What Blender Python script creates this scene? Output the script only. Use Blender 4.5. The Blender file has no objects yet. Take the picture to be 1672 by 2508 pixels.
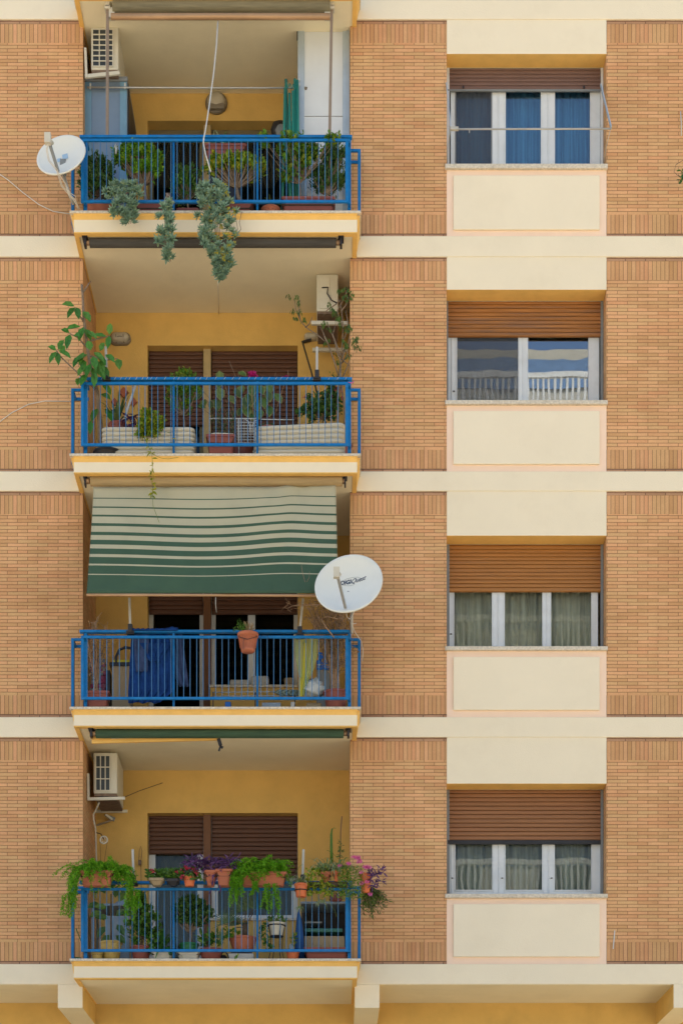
import bpy, math, random
from mathutils import Vector, Matrix
R = math.radians
random.seed(7)
sc = bpy.context.scene
COL = sc.collection
D, S, VX, VY, EYE = 25.0, 190.0, 815.0, 3280.0, 1.6

def P(px, py, y=0.0):
    k = (D + y) / D
    return Vector(((px - VX) / S * k, y, EYE + (VY - py) / S * k))
def X(px, y=0.0): return (px - VX) / S * (D + y) / D
def Z(py, y=0.0): return EYE + (VY - py) / S * (D + y) / D
def rnd(a, b): return random.uniform(a, b)

# ---------------------------------------------------------------- mesh builder
class MB:
    def __init__(s): s.v = []; s.f = []; s.mi = []; s.uv = []; s.sm = []; s.m = 0; s.smooth = False
    def vert(s, p): s.v.append(Vector(p)); return len(s.v) - 1
    def face(s, ids, uv=None):
        s.f.append(tuple(ids)); s.mi.append(s.m); s.uv.append(uv); s.sm.append(s.smooth)
    def quad(s, a, b, c, d, uv=None):
        n = len(s.v); s.v += [Vector(a), Vector(b), Vector(c), Vector(d)]; s.face((n, n+1, n+2, n+3), uv)
    def box(s, x0, x1, y0, y1, z0, z1):
        if x0 > x1: x0, x1 = x1, x0
        if y0 > y1: y0, y1 = y1, y0
        if z0 > z1: z0, z1 = z1, z0
        n = len(s.v)
        s.v += [Vector(p) for p in ((x0,y0,z0),(x1,y0,z0),(x1,y1,z0),(x0,y1,z0),(x0,y0,z1),(x1,y0,z1),(x1,y1,z1),(x0,y1,z1))]
        for q in ((0,1,5,4),(1,2,6,5),(2,3,7,6),(3,0,4,7),(4,5,6,7),(3,2,1,0)): s.face([n+i for i in q])
    def wall(s, x0, x1, y0, y1, z0, z1, vert=False, zr=None):
        """box whose uv run in metres (u = x + y, v = z)"""
        zr = z0 if zr is None else zr
        n = len(s.v); a = len(s.f)
        s.box(x0, x1, y0, y1, z0, z1)
        for i in range(a, len(s.f)):
            uv = []
            for j in s.f[i]:
                p = s.v[j]; u = p.x + p.y; w = p.z - zr
                uv.append((w, u) if vert else (u, w))
            s.uv[i] = uv
    def obox(s, a, b, w, h, up=(0,0,1)):
        """oriented bar from a to b, width w across, height h along up"""
        a = Vector(a); b = Vector(b); d = (b - a).normalized(); up = Vector(up)
        if abs(d.dot(up)) > .98: up = Vector((0,1,0))
        sd = d.cross(up).normalized(); u = sd.cross(d).normalized()
        n = len(s.v)
        for c in (a, b):
            for i, j in ((-1,-1),(1,-1),(1,1),(-1,1)): s.v.append(c + sd*(i*w/2) + u*(j*h/2))
        for q in ((0,1,2,3),(7,6,5,4),(0,4,5,1),(1,5,6,2),(2,6,7,3),(3,7,4,0)): s.face([n+i for i in q])
    def tube(s, pts, r, n=6, cap=True):
        pts = [Vector(p) for p in pts]
        rs = r if isinstance(r, (list, tuple)) else [r]*len(pts)
        base = len(s.v); sm = s.smooth; s.smooth = True
        pu = None
        for i, p in enumerate(pts):
            d = (pts[min(i+1, len(pts)-1)] - pts[max(i-1, 0)])
            d = d.normalized() if d.length > 1e-9 else Vector((0,0,1))
            if pu is None: pu = d.orthogonal().normalized()
            u = (pu - d*pu.dot(d)); u = u.normalized() if u.length > 1e-6 else d.orthogonal().normalized(); pu = u
            w = d.cross(u)
            for k in range(n):
                t = 2*math.pi*k/n
                s.v.append(p + (u*math.cos(t) + w*math.sin(t))*rs[i])
        for i in range(len(pts)-1):
            for k in range(n):
                a = base+i*n+k; b = base+i*n+(k+1) % n
                s.face((a, b, b+n, a+n))
        s.smooth = False
        if cap:
            s.face([base+k for k in range(n)][::-1]); s.face([base+(len(pts)-1)*n+k for k in range(n)])
        s.smooth = sm
    def lathe(s, c, prof, n=20, sx=1, sy=1, rot=None):
        c = Vector(c); base = len(s.v); sm = s.smooth; s.smooth = True
        for r, z in prof:
            for k in range(n):
                t = 2*math.pi*k/n; p = Vector((r*sx*math.cos(t), r*sy*math.sin(t), z))
                if rot: p = rot @ p
                s.v.append(c + p)
        for i in range(len(prof)-1):
            for k in range(n):
                a = base+i*n+k; b = base+i*n+(k+1) % n
                s.face((a, b, b+n, a+n))
        s.face([base+k for k in range(n)][::-1]); s.face([base+(len(prof)-1)*n+k for k in range(n)])
        s.smooth = sm
    def ribbon(s, pts, ws, side):
        base = len(s.v); side = Vector(side).normalized()
        for p, w in zip(pts, ws):
            s.v.append(Vector(p) - side*w/2); s.v.append(Vector(p) + side*w/2)
        for i in range(len(pts)-1):
            a = base + 2*i; s.face((a, a+1, a+3, a+2))
    def leaf(s, p, d, L, W, fold=.25, droop=.0, nrm=None):
        d = Vector(d).normalized()
        n = Vector(nrm) if nrm else Vector((rnd(-1,1), rnd(-1,.2), rnd(.2,1.2)))
        sd = d.cross(n); sd = sd.normalized() if sd.length > 1e-4 else d.orthogonal().normalized()
        up = sd.cross(d)
        p = Vector(p); m1 = p + d*L*.33; m2 = p + d*L*.7 - Vector((0,0,droop*L*.35)); t = p + d*L - Vector((0,0,droop*L))
        b = len(s.v)
        s.v += [p, m1 - sd*W*.46 + up*W*fold, m1, m1 + sd*W*.46 + up*W*fold,
                m2 - sd*W*.4 + up*W*fold, m2, m2 + sd*W*.4 + up*W*fold, t]
        for q in ((0,2,1),(0,3,2),(1,2,5,4),(2,3,6,5),(4,5,7),(5,6,7)): s.face([b+i for i in q])
    def kite(s, p, d, L, W, nrm=None):
        d = Vector(d).normalized(); n = Vector(nrm) if nrm else Vector((rnd(-1,1), rnd(-1,1), rnd(-.3,1)))
        sd = d.cross(n); sd = sd.normalized() if sd.length > 1e-4 else d.orthogonal().normalized()
        p = Vector(p); m = p + d*L*.55
        b = len(s.v); s.v += [p, m - sd*W/2, p + d*L, m + sd*W/2]; s.face((b, b+1, b+2, b+3))
    def build(s, name, mats, parent=None, org=None, bevel=0):
        me = bpy.data.meshes.new(name)
        o = bpy.data.objects.new(name, me)
        off = Vector(ROOT.get(parent.name, (0,0,0))) if parent else Vector(org or (0,0,0))
        me.from_pydata([tuple(v - off) for v in s.v], [], s.f)
        if not isinstance(mats, (list, tuple)): mats = [mats]
        for m in mats: me.materials.append(m)
        for i, p in enumerate(me.polygons): p.material_index = s.mi[i]; p.use_smooth = s.sm[i]
        if any(u is not None for u in s.uv):
            ul = me.uv_layers.new(name='UVMap')
            for i, p in enumerate(me.polygons):
                if s.uv[i]:
                    for k, li in enumerate(p.loop_indices): ul.data[li].uv = s.uv[i][k]
        me.validate(); me.update()
        COL.objects.link(o)
        if parent: o.parent = parent; ROOT[o.name] = off
        else: o.location = off; ROOT[o.name] = off
        if bevel:
            b = o.modifiers.new('bevel', 'BEVEL'); b.width = bevel; b.segments = 2; b.limit_method = 'ANGLE'; b.angle_limit = R(40)
        return o
ROOT = {}
def thing(name, label, cat, loc=(0,0,0), group=None):
    o = bpy.data.objects.new(name, None); o.empty_display_size = .1; COL.objects.link(o)
    o.location = loc; o['label'] = label; o['category'] = cat
    if group: o['group'] = group
    ROOT[o.name] = Vector(loc)
    return o
def tag(o, label, cat, group=None):
    o['label'] = label; o['category'] = cat
    if group: o['group'] = group
    return o

# ---------------------------------------------------------------- materials
def newmat(name):
    m = bpy.data.materials.new(name); m.use_nodes = True
    nt = m.node_tree; b = nt.nodes['Principled BSDF']
    return m, nt, b
def nd(nt, t, **kw):
    n = nt.nodes.new(t)
    for k, v in kw.items():
        if k in n.inputs: n.inputs[k].default_value = v
        else: setattr(n, k, v)
    return n
def c4(c): return (c[0], c[1], c[2], 1)
def mat(name, col, rough=.6, metal=0, var=.12, scale=6, bump=.0, bscale=60, spec=.4, dirt=0, dcol=None, stretch=None, dscale=2.5):
    """colour with mottling, optional dirt blotches and fine bump"""
    m, nt, b = newmat(name); L = nt.links.new
    tc = nd(nt, 'ShaderNodeTexCoord'); src = tc.outputs['Object']
    if stretch:
        mp = nd(nt, 'ShaderNodeMapping'); mp.inputs['Scale'].default_value = stretch; L(src, mp.inputs['Vector']); srcm = mp.outputs[0]
    else: srcm = src
    no = nd(nt, 'ShaderNodeTexNoise', Scale=scale, Detail=5.0, Roughness=.6); L(srcm, no.inputs['Vector'])
    rp = nd(nt, 'ShaderNodeMapRange'); rp.inputs['From Min'].default_value = .3; rp.inputs['From Max'].default_value = .7
    rp.inputs['To Min'].default_value = 1-var; rp.inputs['To Max'].default_value = 1+var; L(no.outputs['Fac'], rp.inputs['Value'])
    mul = nd(nt, 'ShaderNodeVectorMath', operation='SCALE'); mul.inputs[0].default_value = col; L(rp.outputs[0], mul.inputs['Scale'])
    out = mul.outputs[0]
    if dirt:
        n2 = nd(nt, 'ShaderNodeTexNoise', Scale=dscale, Detail=8.0, Roughness=.65); L(srcm, n2.inputs['Vector'])
        r2 = nd(nt, 'ShaderNodeMapRange'); r2.inputs['From Min'].default_value = .5; r2.inputs['From Max'].default_value = .75
        r2.inputs['To Max'].default_value = dirt; L(n2.outputs['Fac'], r2.inputs['Value'])
        mx = nd(nt, 'ShaderNodeMix', data_type='RGBA'); L(r2.outputs[0], mx.inputs[0]); L(out, mx.inputs[6])
        mx.inputs[7].default_value = c4(dcol or [c*.4 for c in col]); out = mx.outputs[2]
    L(out, b.inputs['Base Color'])
    b.inputs['Roughness'].default_value = rough; b.inputs['Metallic'].default_value = metal
    b.inputs['Specular IOR Level'].default_value = spec
    if bump:
        n3 = nd(nt, 'ShaderNodeTexNoise', Scale=bscale, Detail=4.0); L(src, n3.inputs['Vector'])
        bp = nd(nt, 'ShaderNodeBump', Strength=bump, Distance=.01); L(n3.outputs['Fac'], bp.inputs['Height']); L(bp.outputs[0], b.inputs['Normal'])
    return m
def leafmat(name, cols, rough=.45, trans=.25, spec=.4):
    m, nt, b = newmat(name); L = nt.links.new
    g = nd(nt, 'ShaderNodeNewGeometry'); cr = nd(nt, 'ShaderNodeValToRGB')
    e = cr.color_ramp.elements
    for i in range(len(cols) - 2): e.new(.5)
    for i, c in enumerate(cols): e[i].position = i/(len(cols)-1); e[i].color = c4(c)
    L(g.outputs['Random Per Island'], cr.inputs[0])
    tc = nd(nt, 'ShaderNodeTexCoord'); no = nd(nt, 'ShaderNodeTexNoise', Scale=30.0, Detail=2.0); L(tc.outputs['Object'], no.inputs['Vector'])
    rp = nd(nt, 'ShaderNodeMapRange'); rp.inputs['To Min'].default_value = .45; rp.inputs['To Max'].default_value = 1.55; L(no.outputs['Fac'], rp.inputs['Value'])
    ml = nd(nt, 'ShaderNodeVectorMath', operation='SCALE'); L(cr.outputs[0], ml.inputs[0]); L(rp.outputs[0], ml.inputs['Scale'])
    L(ml.outputs[0], b.inputs['Base Color']); b.inputs['Roughness'].default_value = rough; b.inputs['Specular IOR Level'].default_value = spec
    t = nd(nt, 'ShaderNodeBsdfTranslucent'); L(ml.outputs[0], t.inputs['Color'])
    mx = nd(nt, 'ShaderNodeMixShader'); mx.inputs[0].default_value = trans
    L(b.outputs[0], mx.inputs[1]); L(t.outputs[0], mx.inputs[2]); L(mx.outputs[0], nt.nodes['Material Output'].inputs['Surface'])
    return m
def brickmat(name, c1, c2, mortar, bw, rh, off=.5, msize=.004):
    m, nt, b = newmat(name); L = nt.links.new
    uv = nd(nt, 'ShaderNodeUVMap'); tc = nd(nt, 'ShaderNodeTexCoord')
    wob = nd(nt, 'ShaderNodeTexNoise', Scale=9.0, Detail=2.0); L(uv.outputs[0], wob.inputs['Vector'])
    ws = nd(nt, 'ShaderNodeVectorMath', operation='SCALE'); L(wob.outputs['Color'], ws.inputs[0]); ws.inputs['Scale'].default_value = .006
    ad = nd(nt, 'ShaderNodeVectorMath', operation='ADD'); L(uv.outputs[0], ad.inputs[0]); L(ws.outputs[0], ad.inputs[1])
    br = nd(nt, 'ShaderNodeTexBrick'); br.offset = off; br.squash = 1
    br.inputs['Scale'].default_value = 1; br.inputs['Mortar Size'].default_value = msize; br.inputs['Mortar Smooth'].default_value = .3
    br.inputs['Bias'].default_value = 0; br.inputs['Brick Width'].default_value = bw; br.inputs['Row Height'].default_value = rh
    br.inputs['Color1'].default_value = c4(c1); br.inputs['Color2'].default_value = c4(c2); br.inputs['Mortar'].default_value = c4(mortar)
    L(ad.outputs[0], br.inputs['Vector'])
    # second random tint per brick (same grid, two greys)
    b2 = nd(nt, 'ShaderNodeTexBrick'); b2.offset = off
    for k in ('Scale','Brick Width','Row Height'): b2.inputs[k].default_value = br.inputs[k].default_value
    b2.inputs['Mortar Size'].default_value = 0; b2.inputs['Bias'].default_value = -.35
    b2.inputs['Color1'].default_value = (1,1,1,1); b2.inputs['Color2'].default_value = (.80,.68,.60,1)
    sh = nd(nt, 'ShaderNodeVectorMath', operation='ADD'); L(ad.outputs[0], sh.inputs[0]); sh.inputs[1].default_value = (bw*40, rh*34, 0); L(sh.outputs[0], b2.inputs['Vector'])
    m1 = nd(nt, 'ShaderNodeMix', data_type='RGBA', blend_type='MULTIPLY'); m1.inputs[0].default_value = .8; L(br.outputs['Color'], m1.inputs[6]); L(b2.outputs['Color'], m1.inputs[7])
    # broad weathering
    n1 = nd(nt, 'ShaderNodeTexNoise', Scale=.7, Detail=10.0, Roughness=.72); L(tc.outputs['Object'], n1.inputs['Vector'])
    cr = nd(nt, 'ShaderNodeValToRGB'); e = cr.color_ramp.elements
    e[0].position = .34; e[0].color = (.74,.69,.62,1); e[1].position = .63; e[1].color = (1.05,1.04,1.02,1); L(n1.outputs['Fac'], cr.inputs[0])
    m2 = nd(nt, 'ShaderNodeMix', data_type='RGBA', blend_type='MULTIPLY'); m2.inputs[0].default_value = .8; L(m1.outputs[2], m2.inputs[6]); L(cr.outputs[0], m2.inputs[7])
    n4 = nd(nt, 'ShaderNodeTexNoise', Scale=55.0, Detail=3.0); L(tc.outputs['Object'], n4.inputs['Vector'])
    r4 = nd(nt, 'ShaderNodeMapRange'); r4.inputs['To Min'].default_value = .86; r4.inputs['To Max'].default_value = 1.14; L(n4.outputs['Fac'], r4.inputs['Value'])
    m3 = nd(nt, 'ShaderNodeVectorMath', operation='SCALE'); L(m2.outputs[2], m3.inputs[0]); L(r4.outputs[0], m3.inputs['Scale'])
    L(m3.outputs[0], b.inputs['Base Color']); b.inputs['Roughness'].default_value = .85; b.inputs['Specular IOR Level'].default_value = .25
    bp = nd(nt, 'ShaderNodeBump', Strength=.6, Distance=.006, invert=True); L(br.outputs['Fac'], bp.inputs['Height']); L(bp.outputs[0], b.inputs['Normal'])
    return m
def glassmat(name, tint=(.75,.85,.9), refl=.16):
    m, nt, b = newmat(name); L = nt.links.new; nt.nodes.remove(b)
    tr = nd(nt, 'ShaderNodeBsdfTransparent'); tr.inputs[0].default_value = c4(tint)
    gl = nd(nt, 'ShaderNodeBsdfGlossy'); gl.inputs['Roughness'].default_value = .0; gl.inputs['Color'].default_value = (.95,.97,1,1)
    tc = nd(nt, 'ShaderNodeTexCoord'); no = nd(nt, 'ShaderNodeTexNoise', Scale=2.2, Detail=1.0); L(tc.outputs['Object'], no.inputs['Vector'])
    bp = nd(nt, 'ShaderNodeBump', Strength=.025, Distance=.02); L(no.outputs['Fac'], bp.inputs['Height']); L(bp.outputs[0], gl.inputs['Normal'])
    mx = nd(nt, 'ShaderNodeMixShader'); mx.inputs[0].default_value = refl
    fr = nd(nt, 'ShaderNodeFresnel', IOR=1.5); mm = nd(nt, 'ShaderNodeMath', operation='MULTIPLY_ADD'); mm.inputs[1].default_value = 1.2; mm.inputs[2].default_value = refl
    L(fr.outputs[0], mm.inputs[0]); L(mm.outputs[0], mx.inputs[0])
    L(tr.outputs[0], mx.inputs[1]); L(gl.outputs[0], mx.inputs[2]); L(mx.outputs[0], nt.nodes['Material Output'].inputs['Surface'])
    return m

M = {}
BC1, BC2, BMO = (.72,.405,.20), (.63,.40,.185), (.27,.15,.075)
M['brick'] = brickmat('brick', BC1, BC2, BMO, .262, .0447, .5, .0036)
M['soldier'] = brickmat('soldier_brick', (.68,.38,.195), (.59,.37,.17), (.27,.15,.08), .252, .0535, 0, .004)
M['flat'] = brickmat('flat_brick', (.50,.30,.18), (.44,.27,.16), (.20,.12,.08), .26, .041, .5, .006)
M['cream'] = mat('cream_plaster', (.80,.725,.53), .8, var=.02, scale=1.4, bump=.3, bscale=70, spec=.2, dirt=.13, dcol=(.5,.41,.26), dscale=1.7)
M['panel'] = mat('panel_plaster', (.81,.735,.54), .8, var=.02, scale=1.1, bump=.3, bscale=70, spec=.2, dirt=.10, dcol=(.5,.41,.26), dscale=1.3)
M['ochre'] = mat('ochre_plaster', (.63,.415,.125), .85, var=.10, scale=3, bump=.35, bscale=70, spec=.2, dirt=.15, dcol=(.40,.25,.07), dscale=1.5)
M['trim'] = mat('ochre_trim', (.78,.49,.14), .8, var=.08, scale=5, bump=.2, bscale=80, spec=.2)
M['soffit'] = mat('soffit_plaster', (.80,.73,.51), .85, var=.03, scale=2, bump=.3, bscale=80, spec=.2, dirt=.15, dcol=(.38,.33,.2), dscale=1.1)
M['pink'] = mat('pink_plaster', (.86,.66,.49), .8, var=.03, scale=3, bump=.2, bscale=90, spec=.2)
M['marble'] = mat('marble', (.60,.55,.43), .5, var=.25, scale=40, bump=.1, spec=.3, dirt=.5, dcol=(.30,.26,.19), dscale=14)
M['blue'] = mat('blue_paint', (.003,.15,.40), .45, var=.18, scale=12, spec=.25, dirt=.45, dcol=(.07,.19,.33), dscale=11)
M['baluster'] = mat('baluster_paint', (.05,.17,.34), .45, var=.15, scale=14, spec=.3)
M['white'] = mat('white_frame', (.62,.66,.66), .45, var=.06, scale=4, spec=.4, dirt=.15, dcol=(.4,.36,.28), dscale=6)
M['greyframe'] = mat('grey_frame', (.20,.22,.22), .5, var=.1)
M['glass'] = glassmat('window_glass', (.8,.85,.85), -.012)
M['glass1'] = glassmat('window_glass_blue', (.66,.82,.92), .04)
M['glass2'] = glassmat('mirror_glass', (.6,.7,.75), .15)
M['glass3'] = glassmat('curtain_glass', (.85,.88,.85), -.035)
M['glass_dark'] = glassmat('loggia_glass', (.6,.65,.65), -.03)
M['black'] = mat('black_plastic', (.02,.02,.022), .5, var=.2)
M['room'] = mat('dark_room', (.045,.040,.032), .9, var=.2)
M['shutter_w1'] = mat('plum_shutter', (.15,.09,.072), .6, var=.12, scale=5, stretch=(1,1,6), dirt=.2, dcol=(.10,.05,.04))
M['shutter_w2'] = mat('weathered_wood_shutter', (.30,.125,.03), .6, var=.30, scale=3, stretch=(.6,1,14), dirt=.95, dcol=(.15,.10,.075), dscale=1.9)
M['shutter_w3'] = mat('varnished_shutter', (.33,.140,.03), .5, var=.16, scale=4, stretch=(.4,1,14), dirt=.35, dcol=(.24,.15,.09), dscale=2.2)
M['shutter_w4'] = mat('redbrown_shutter', (.25,.115,.045), .55, var=.14, scale=3, stretch=(.4,1,12), dirt=.3, dcol=(.22,.075,.04), dscale=1.2)
M['shutter_in'] = mat('dark_brown_shutter', (.095,.040,.02), .55, var=.15, scale=4, stretch=(1,1,8))
M['curtain'] = mat('pale_curtain', (.50,.43,.29), .9, var=.1, scale=6, stretch=(6,1,.4))
M['curtain_dark'] = mat('grey_curtain', (.50,.49,.42), .9, var=.2, scale=7, stretch=(6,1,.3))
M['curtain_blue'] = mat('blue_curtain', (.24,.38,.41), .9, var=.45, scale=3, stretch=(7,1,.12))  # blue of the sky mirrored in the pane is put into the curtain colour
M['terracotta'] = mat('terracotta', (.40,.13,.065), .8, var=.12, scale=9, dirt=.3, dcol=(.30,.12,.07), bump=.15)
M['redplastic'] = mat('red_brown_plastic', (.23,.065,.045), .55, var=.1, dirt=.3, dcol=(.14,.05,.04))
M['orange'] = mat('orange_plastic', (.56,.14,.045), .5, var=.1)
M['whitepot'] = mat('white_plastic', (.58,.57,.48), .5, var=.08, dirt=.3, dcol=(.36,.33,.24))
M['ribbed'] = mat('cream_ribbed_plastic', (.56,.53,.41), .5, var=.05, dirt=.15, dcol=(.4,.37,.28))
M['greenpot'] = mat('green_plastic', (.02,.17,.06), .5)
M['yellowpot'] = mat('glazed_yellow_pot', (.42,.30,.08), .4, var=.25, scale=14)
M['soil'] = mat('soil', (.05,.033,.02), 1, var=.3, scale=30)
M['bark'] = mat('bark', (.20,.15,.10), .9, var=.3, scale=20)
M['barkdark'] = mat('dark_bark', (.10,.07,.045), .9, var=.3, scale=20)
M['twig'] = mat('dry_twig', (.30,.20,.125), .9, var=.35, scale=20)
M['steel'] = mat('galvanised_steel', (.42,.42,.38), .4, .6, var=.1)
M['pole'] = mat('pale_pole', (.45,.44,.37), .4, .2, var=.06)
M['brownpole'] = mat('brown_anodised_pole', (.27,.20,.13), .4, .2, var=.1)
M['acwhite'] = mat('aged_white_casing', (.56,.54,.43), .5, var=.07, dirt=.3, dcol=(.33,.29,.20), dscale=3)
M['fin'] = mat('condenser_fins', (.045,.055,.06), .5, .3, var=.3, scale=3)
M['rust'] = mat('rusty_base', (.17,.12,.085), .9, var=.3, scale=18)
M['dish'] = mat('dish_paint', (.70,.72,.64), .4, var=.05, scale=3, spec=.4, dirt=.15, dcol=(.42,.44,.40), dscale=3)
M['cable'] = mat('white_cable', (.62,.58,.48), .5)
M['locker'] = mat('blue_grey_locker', (.17,.235,.30), .45, .2, var=.08, scale=3)
M['lockeredge'] = mat('pale_blue_edge', (.16,.29,.37), .45, .2, var=.08)
M['panelwhite'] = mat('pale_door_panel', (.60,.64,.64), .5, var=.05, scale=2, dirt=.12, dcol=(.45,.46,.42))
M['panelframe'] = mat('aluminium_frame', (.42,.50,.54), .4, .3, var=.06)
M['teal'] = mat('teal_tube', (.02,.22,.17), .4, var=.08)
M['awn_dark'] = mat('charcoal_awning', (.055,.052,.042), .85, var=.2, scale=8, stretch=(.5,6,6))
M['awn_olive'] = mat('olive_awning', (.19,.17,.10), .85, var=.2, scale=8, stretch=(.5,6,6))
M['awn_beige'] = mat('beige_awning', (.36,.26,.12), .85, var=.15, scale=6, stretch=(.6,6,6), dirt=.3, dcol=(.24,.17,.08))
M['awn_greenroll'] = mat('green_awning_roll', (.035,.075,.04), .85, var=.2, scale=8, stretch=(.5,6,6))
M['awn_cream'] = mat('awning_cream', (.44,.415,.265), .85, var=.06, scale=3, dirt=.3, dcol=(.42,.37,.22), dscale=1.5, bump=.15, bscale=120)
M['awn_green'] = mat('awning_green', (.046,.095,.052), .85, var=.08, scale=3, bump=.15, bscale=120)
M['awnbar'] = mat('bronze_bar', (.40,.25,.13), .4, .3, var=.1)
M['robe'] = mat('blue_towelling', (.012,.050,.19), .95, var=.25, scale=12, bump=.8, bscale=160, spec=.1)
M['robe2'] = mat('grey_blue_towelling', (.045,.07,.15), .95, var=.25, scale=12, bump=.8, bscale=160, spec=.1)
M['lampglass'] = mat('frosted_lamp_glass', (.42,.39,.30), .35, var=.08)
M['lampring'] = mat('lamp_ring', (.19,.165,.12), .5, var=.1)
M['ink'] = mat('navy_ink', (.015,.03,.07), .5)
M['inkgrey'] = mat('grey_ink', (.20,.24,.26), .5)
M['sticker'] = mat('faded_blue_sticker', (.34,.50,.62), .5)
M['bin'] = mat('beige_bin', (.30,.23,.13), .6, var=.1)
M['yellowthing'] = mat('yellow_plastic', (.45,.40,.02), .5)
M['bluebox'] = mat('bright_blue_box', (.01,.11,.40), .5)
M['netbag'] = mat('yellow_green_plastic_bag', (.42,.48,.12), .4, var=.3, scale=9)
M['whitebag'] = mat('white_bag', (.50,.54,.52), .6, var=.12)
M['cloth'] = mat('pale_cloth', (.46,.46,.42), .9, var=.1)
M['towel'] = mat('cream_towel', (.60,.53,.38), .95, var=.15, scale=20, bump=.6)
M['wire'] = mat('white_wire', (.55,.58,.55), .5)
M['tealshelf'] = mat('teal_tray', (.035,.15,.12), .5)
M['paleblue'] = mat('pale_blue_cover', (.21,.27,.32), .5, var=.1)
M['umbrella'] = mat('folded_blue_parasol', (.01,.07,.24), .8, var=.2, scale=10)
M['brownpost'] = mat('brown_post', (.15,.065,.025), .6)
M['postcream'] = mat('cream_post', (.42,.32,.15), .8)
# foliage
M['jade'] = leafmat('jade_leaf', [(.08,.23,.012),(.17,.38,.016),(.06,.17,.012),(.30,.46,.02)], .4, .2)
M['jadeyellow'] = leafmat('jade_leaf_yellowing', [(.10,.23,.012),(.28,.34,.015),(.14,.27,.014),(.40,.34,.02)], .4, .2)
M['dark'] = leafmat('dark_leaf', [(.03,.09,.02),(.06,.14,.025),(.035,.085,.02),(.10,.20,.03)], .4, .15)
M['shadeleaf'] = leafmat('mid_leaf', [(.04,.13,.018),(.08,.21,.022),(.045,.11,.018),(.14,.26,.025)], .4, .2)
M['citrus'] = leafmat('bright_leaf', [(.07,.20,.015),(.14,.30,.02),(.06,.15,.015),(.30,.36,.02)], .4, .35)
M['sedum'] = leafmat('glaucous_rosette', [(.19,.32,.23),(.26,.40,.29),(.15,.27,.18),(.32,.42,.24)], .6, .15)
M['sedumyellow'] = leafmat('yellow_sedum_flower', [(.42,.42,.06),(.52,.44,.06),(.30,.34,.06)], .6, .2)
M['rubber'] = leafmat('rubber_leaf', [(.04,.17,.02),(.07,.23,.03),(.04,.13,.014),(.11,.27,.04)], .4, .2, .3)
M['fern'] = leafmat('asparagus_fern', [(.10,.33,.006),(.18,.48,.008),(.08,.25,.008),(.28,.55,.012)], .6, .45)
M['spider'] = leafmat('striped_strap', [(.20,.30,.12),(.36,.42,.24),(.13,.24,.06),(.28,.36,.14)], .45, .3)
M['agave'] = leafmat('olive_strap', [(.04,.09,.03),(.07,.13,.04),(.10,.12,.03)], .45, .15)
M['purple'] = leafmat('purple_leaf', [(.085,.03,.12),(.14,.06,.19),(.06,.025,.075),(.20,.09,.24)], .5, .25)
M['varieg'] = leafmat('variegated_leaf', [(.07,.15,.03),(.12,.21,.045),(.20,.24,.06),(.05,.10,.03)], .45, .25)
M['variedge'] = leafmat('pale_leaf_edge', [(.26,.28,.10),(.20,.23,.08)], .5, .25)
M['willow'] = leafmat('sparse_leaf', [(.07,.14,.02),(.13,.21,.03),(.05,.10,.02)], .45, .3)
M['yellowvine'] = leafmat('yellow_vine', [(.20,.28,.015),(.40,.38,.02),(.12,.20,.015),(.48,.42,.03)], .5, .35)
M['dry'] = leafmat('dry_leaf', [(.34,.22,.09),(.42,.30,.15),(.24,.14,.06)], .8, .3)
M['pinkflower'] = leafmat('pink_petal', [(.68,.11,.36),(.78,.20,.46),(.60,.08,.30)], .5, .3)
M['magenta'] = leafmat('magenta_petal', [(.42,.01,.14),(.55,.02,.20)], .5, .3)
M['redflower'] = leafmat('red_petal', [(.50,.04,.08),(.62,.10,.16)], .5, .3)
M['palm'] = leafmat('palm_blade', [(.03,.075,.03),(.05,.11,.045),(.08,.15,.05)], .45, .15)
# ================================================================ setting
def flat_struct(name, x0, x1, y0, y1, z, m):
    b = MB(); b.quad((x0,y0,z),(x1,y0,z),(x1,y1,z),(x0,y1,z)); o = b.build(name, m); o['kind'] = 'structure'; return o
M['asphalt'] = mat('asphalt', (.15,.135,.115), .9, var=.25, scale=20)
M['paving'] = mat('paving', (.64,.52,.37), .9, var=.15, scale=10)
flat_struct('ground', -400, 400, -400, 400, -.13, M['paving'])
flat_struct('road', -400, 400, -20, -8, -.122, M['asphalt'])
b = MB(); b.box(-400, 400, -8, 0, -.125, 0); b.build('pavement', M['paving'])['kind'] = 'structure'
b = MB(); b.box(-400, 400, -28, -20, -.125, -.001); b.build('pavement', M['paving'])['kind'] = 'structure'

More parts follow.
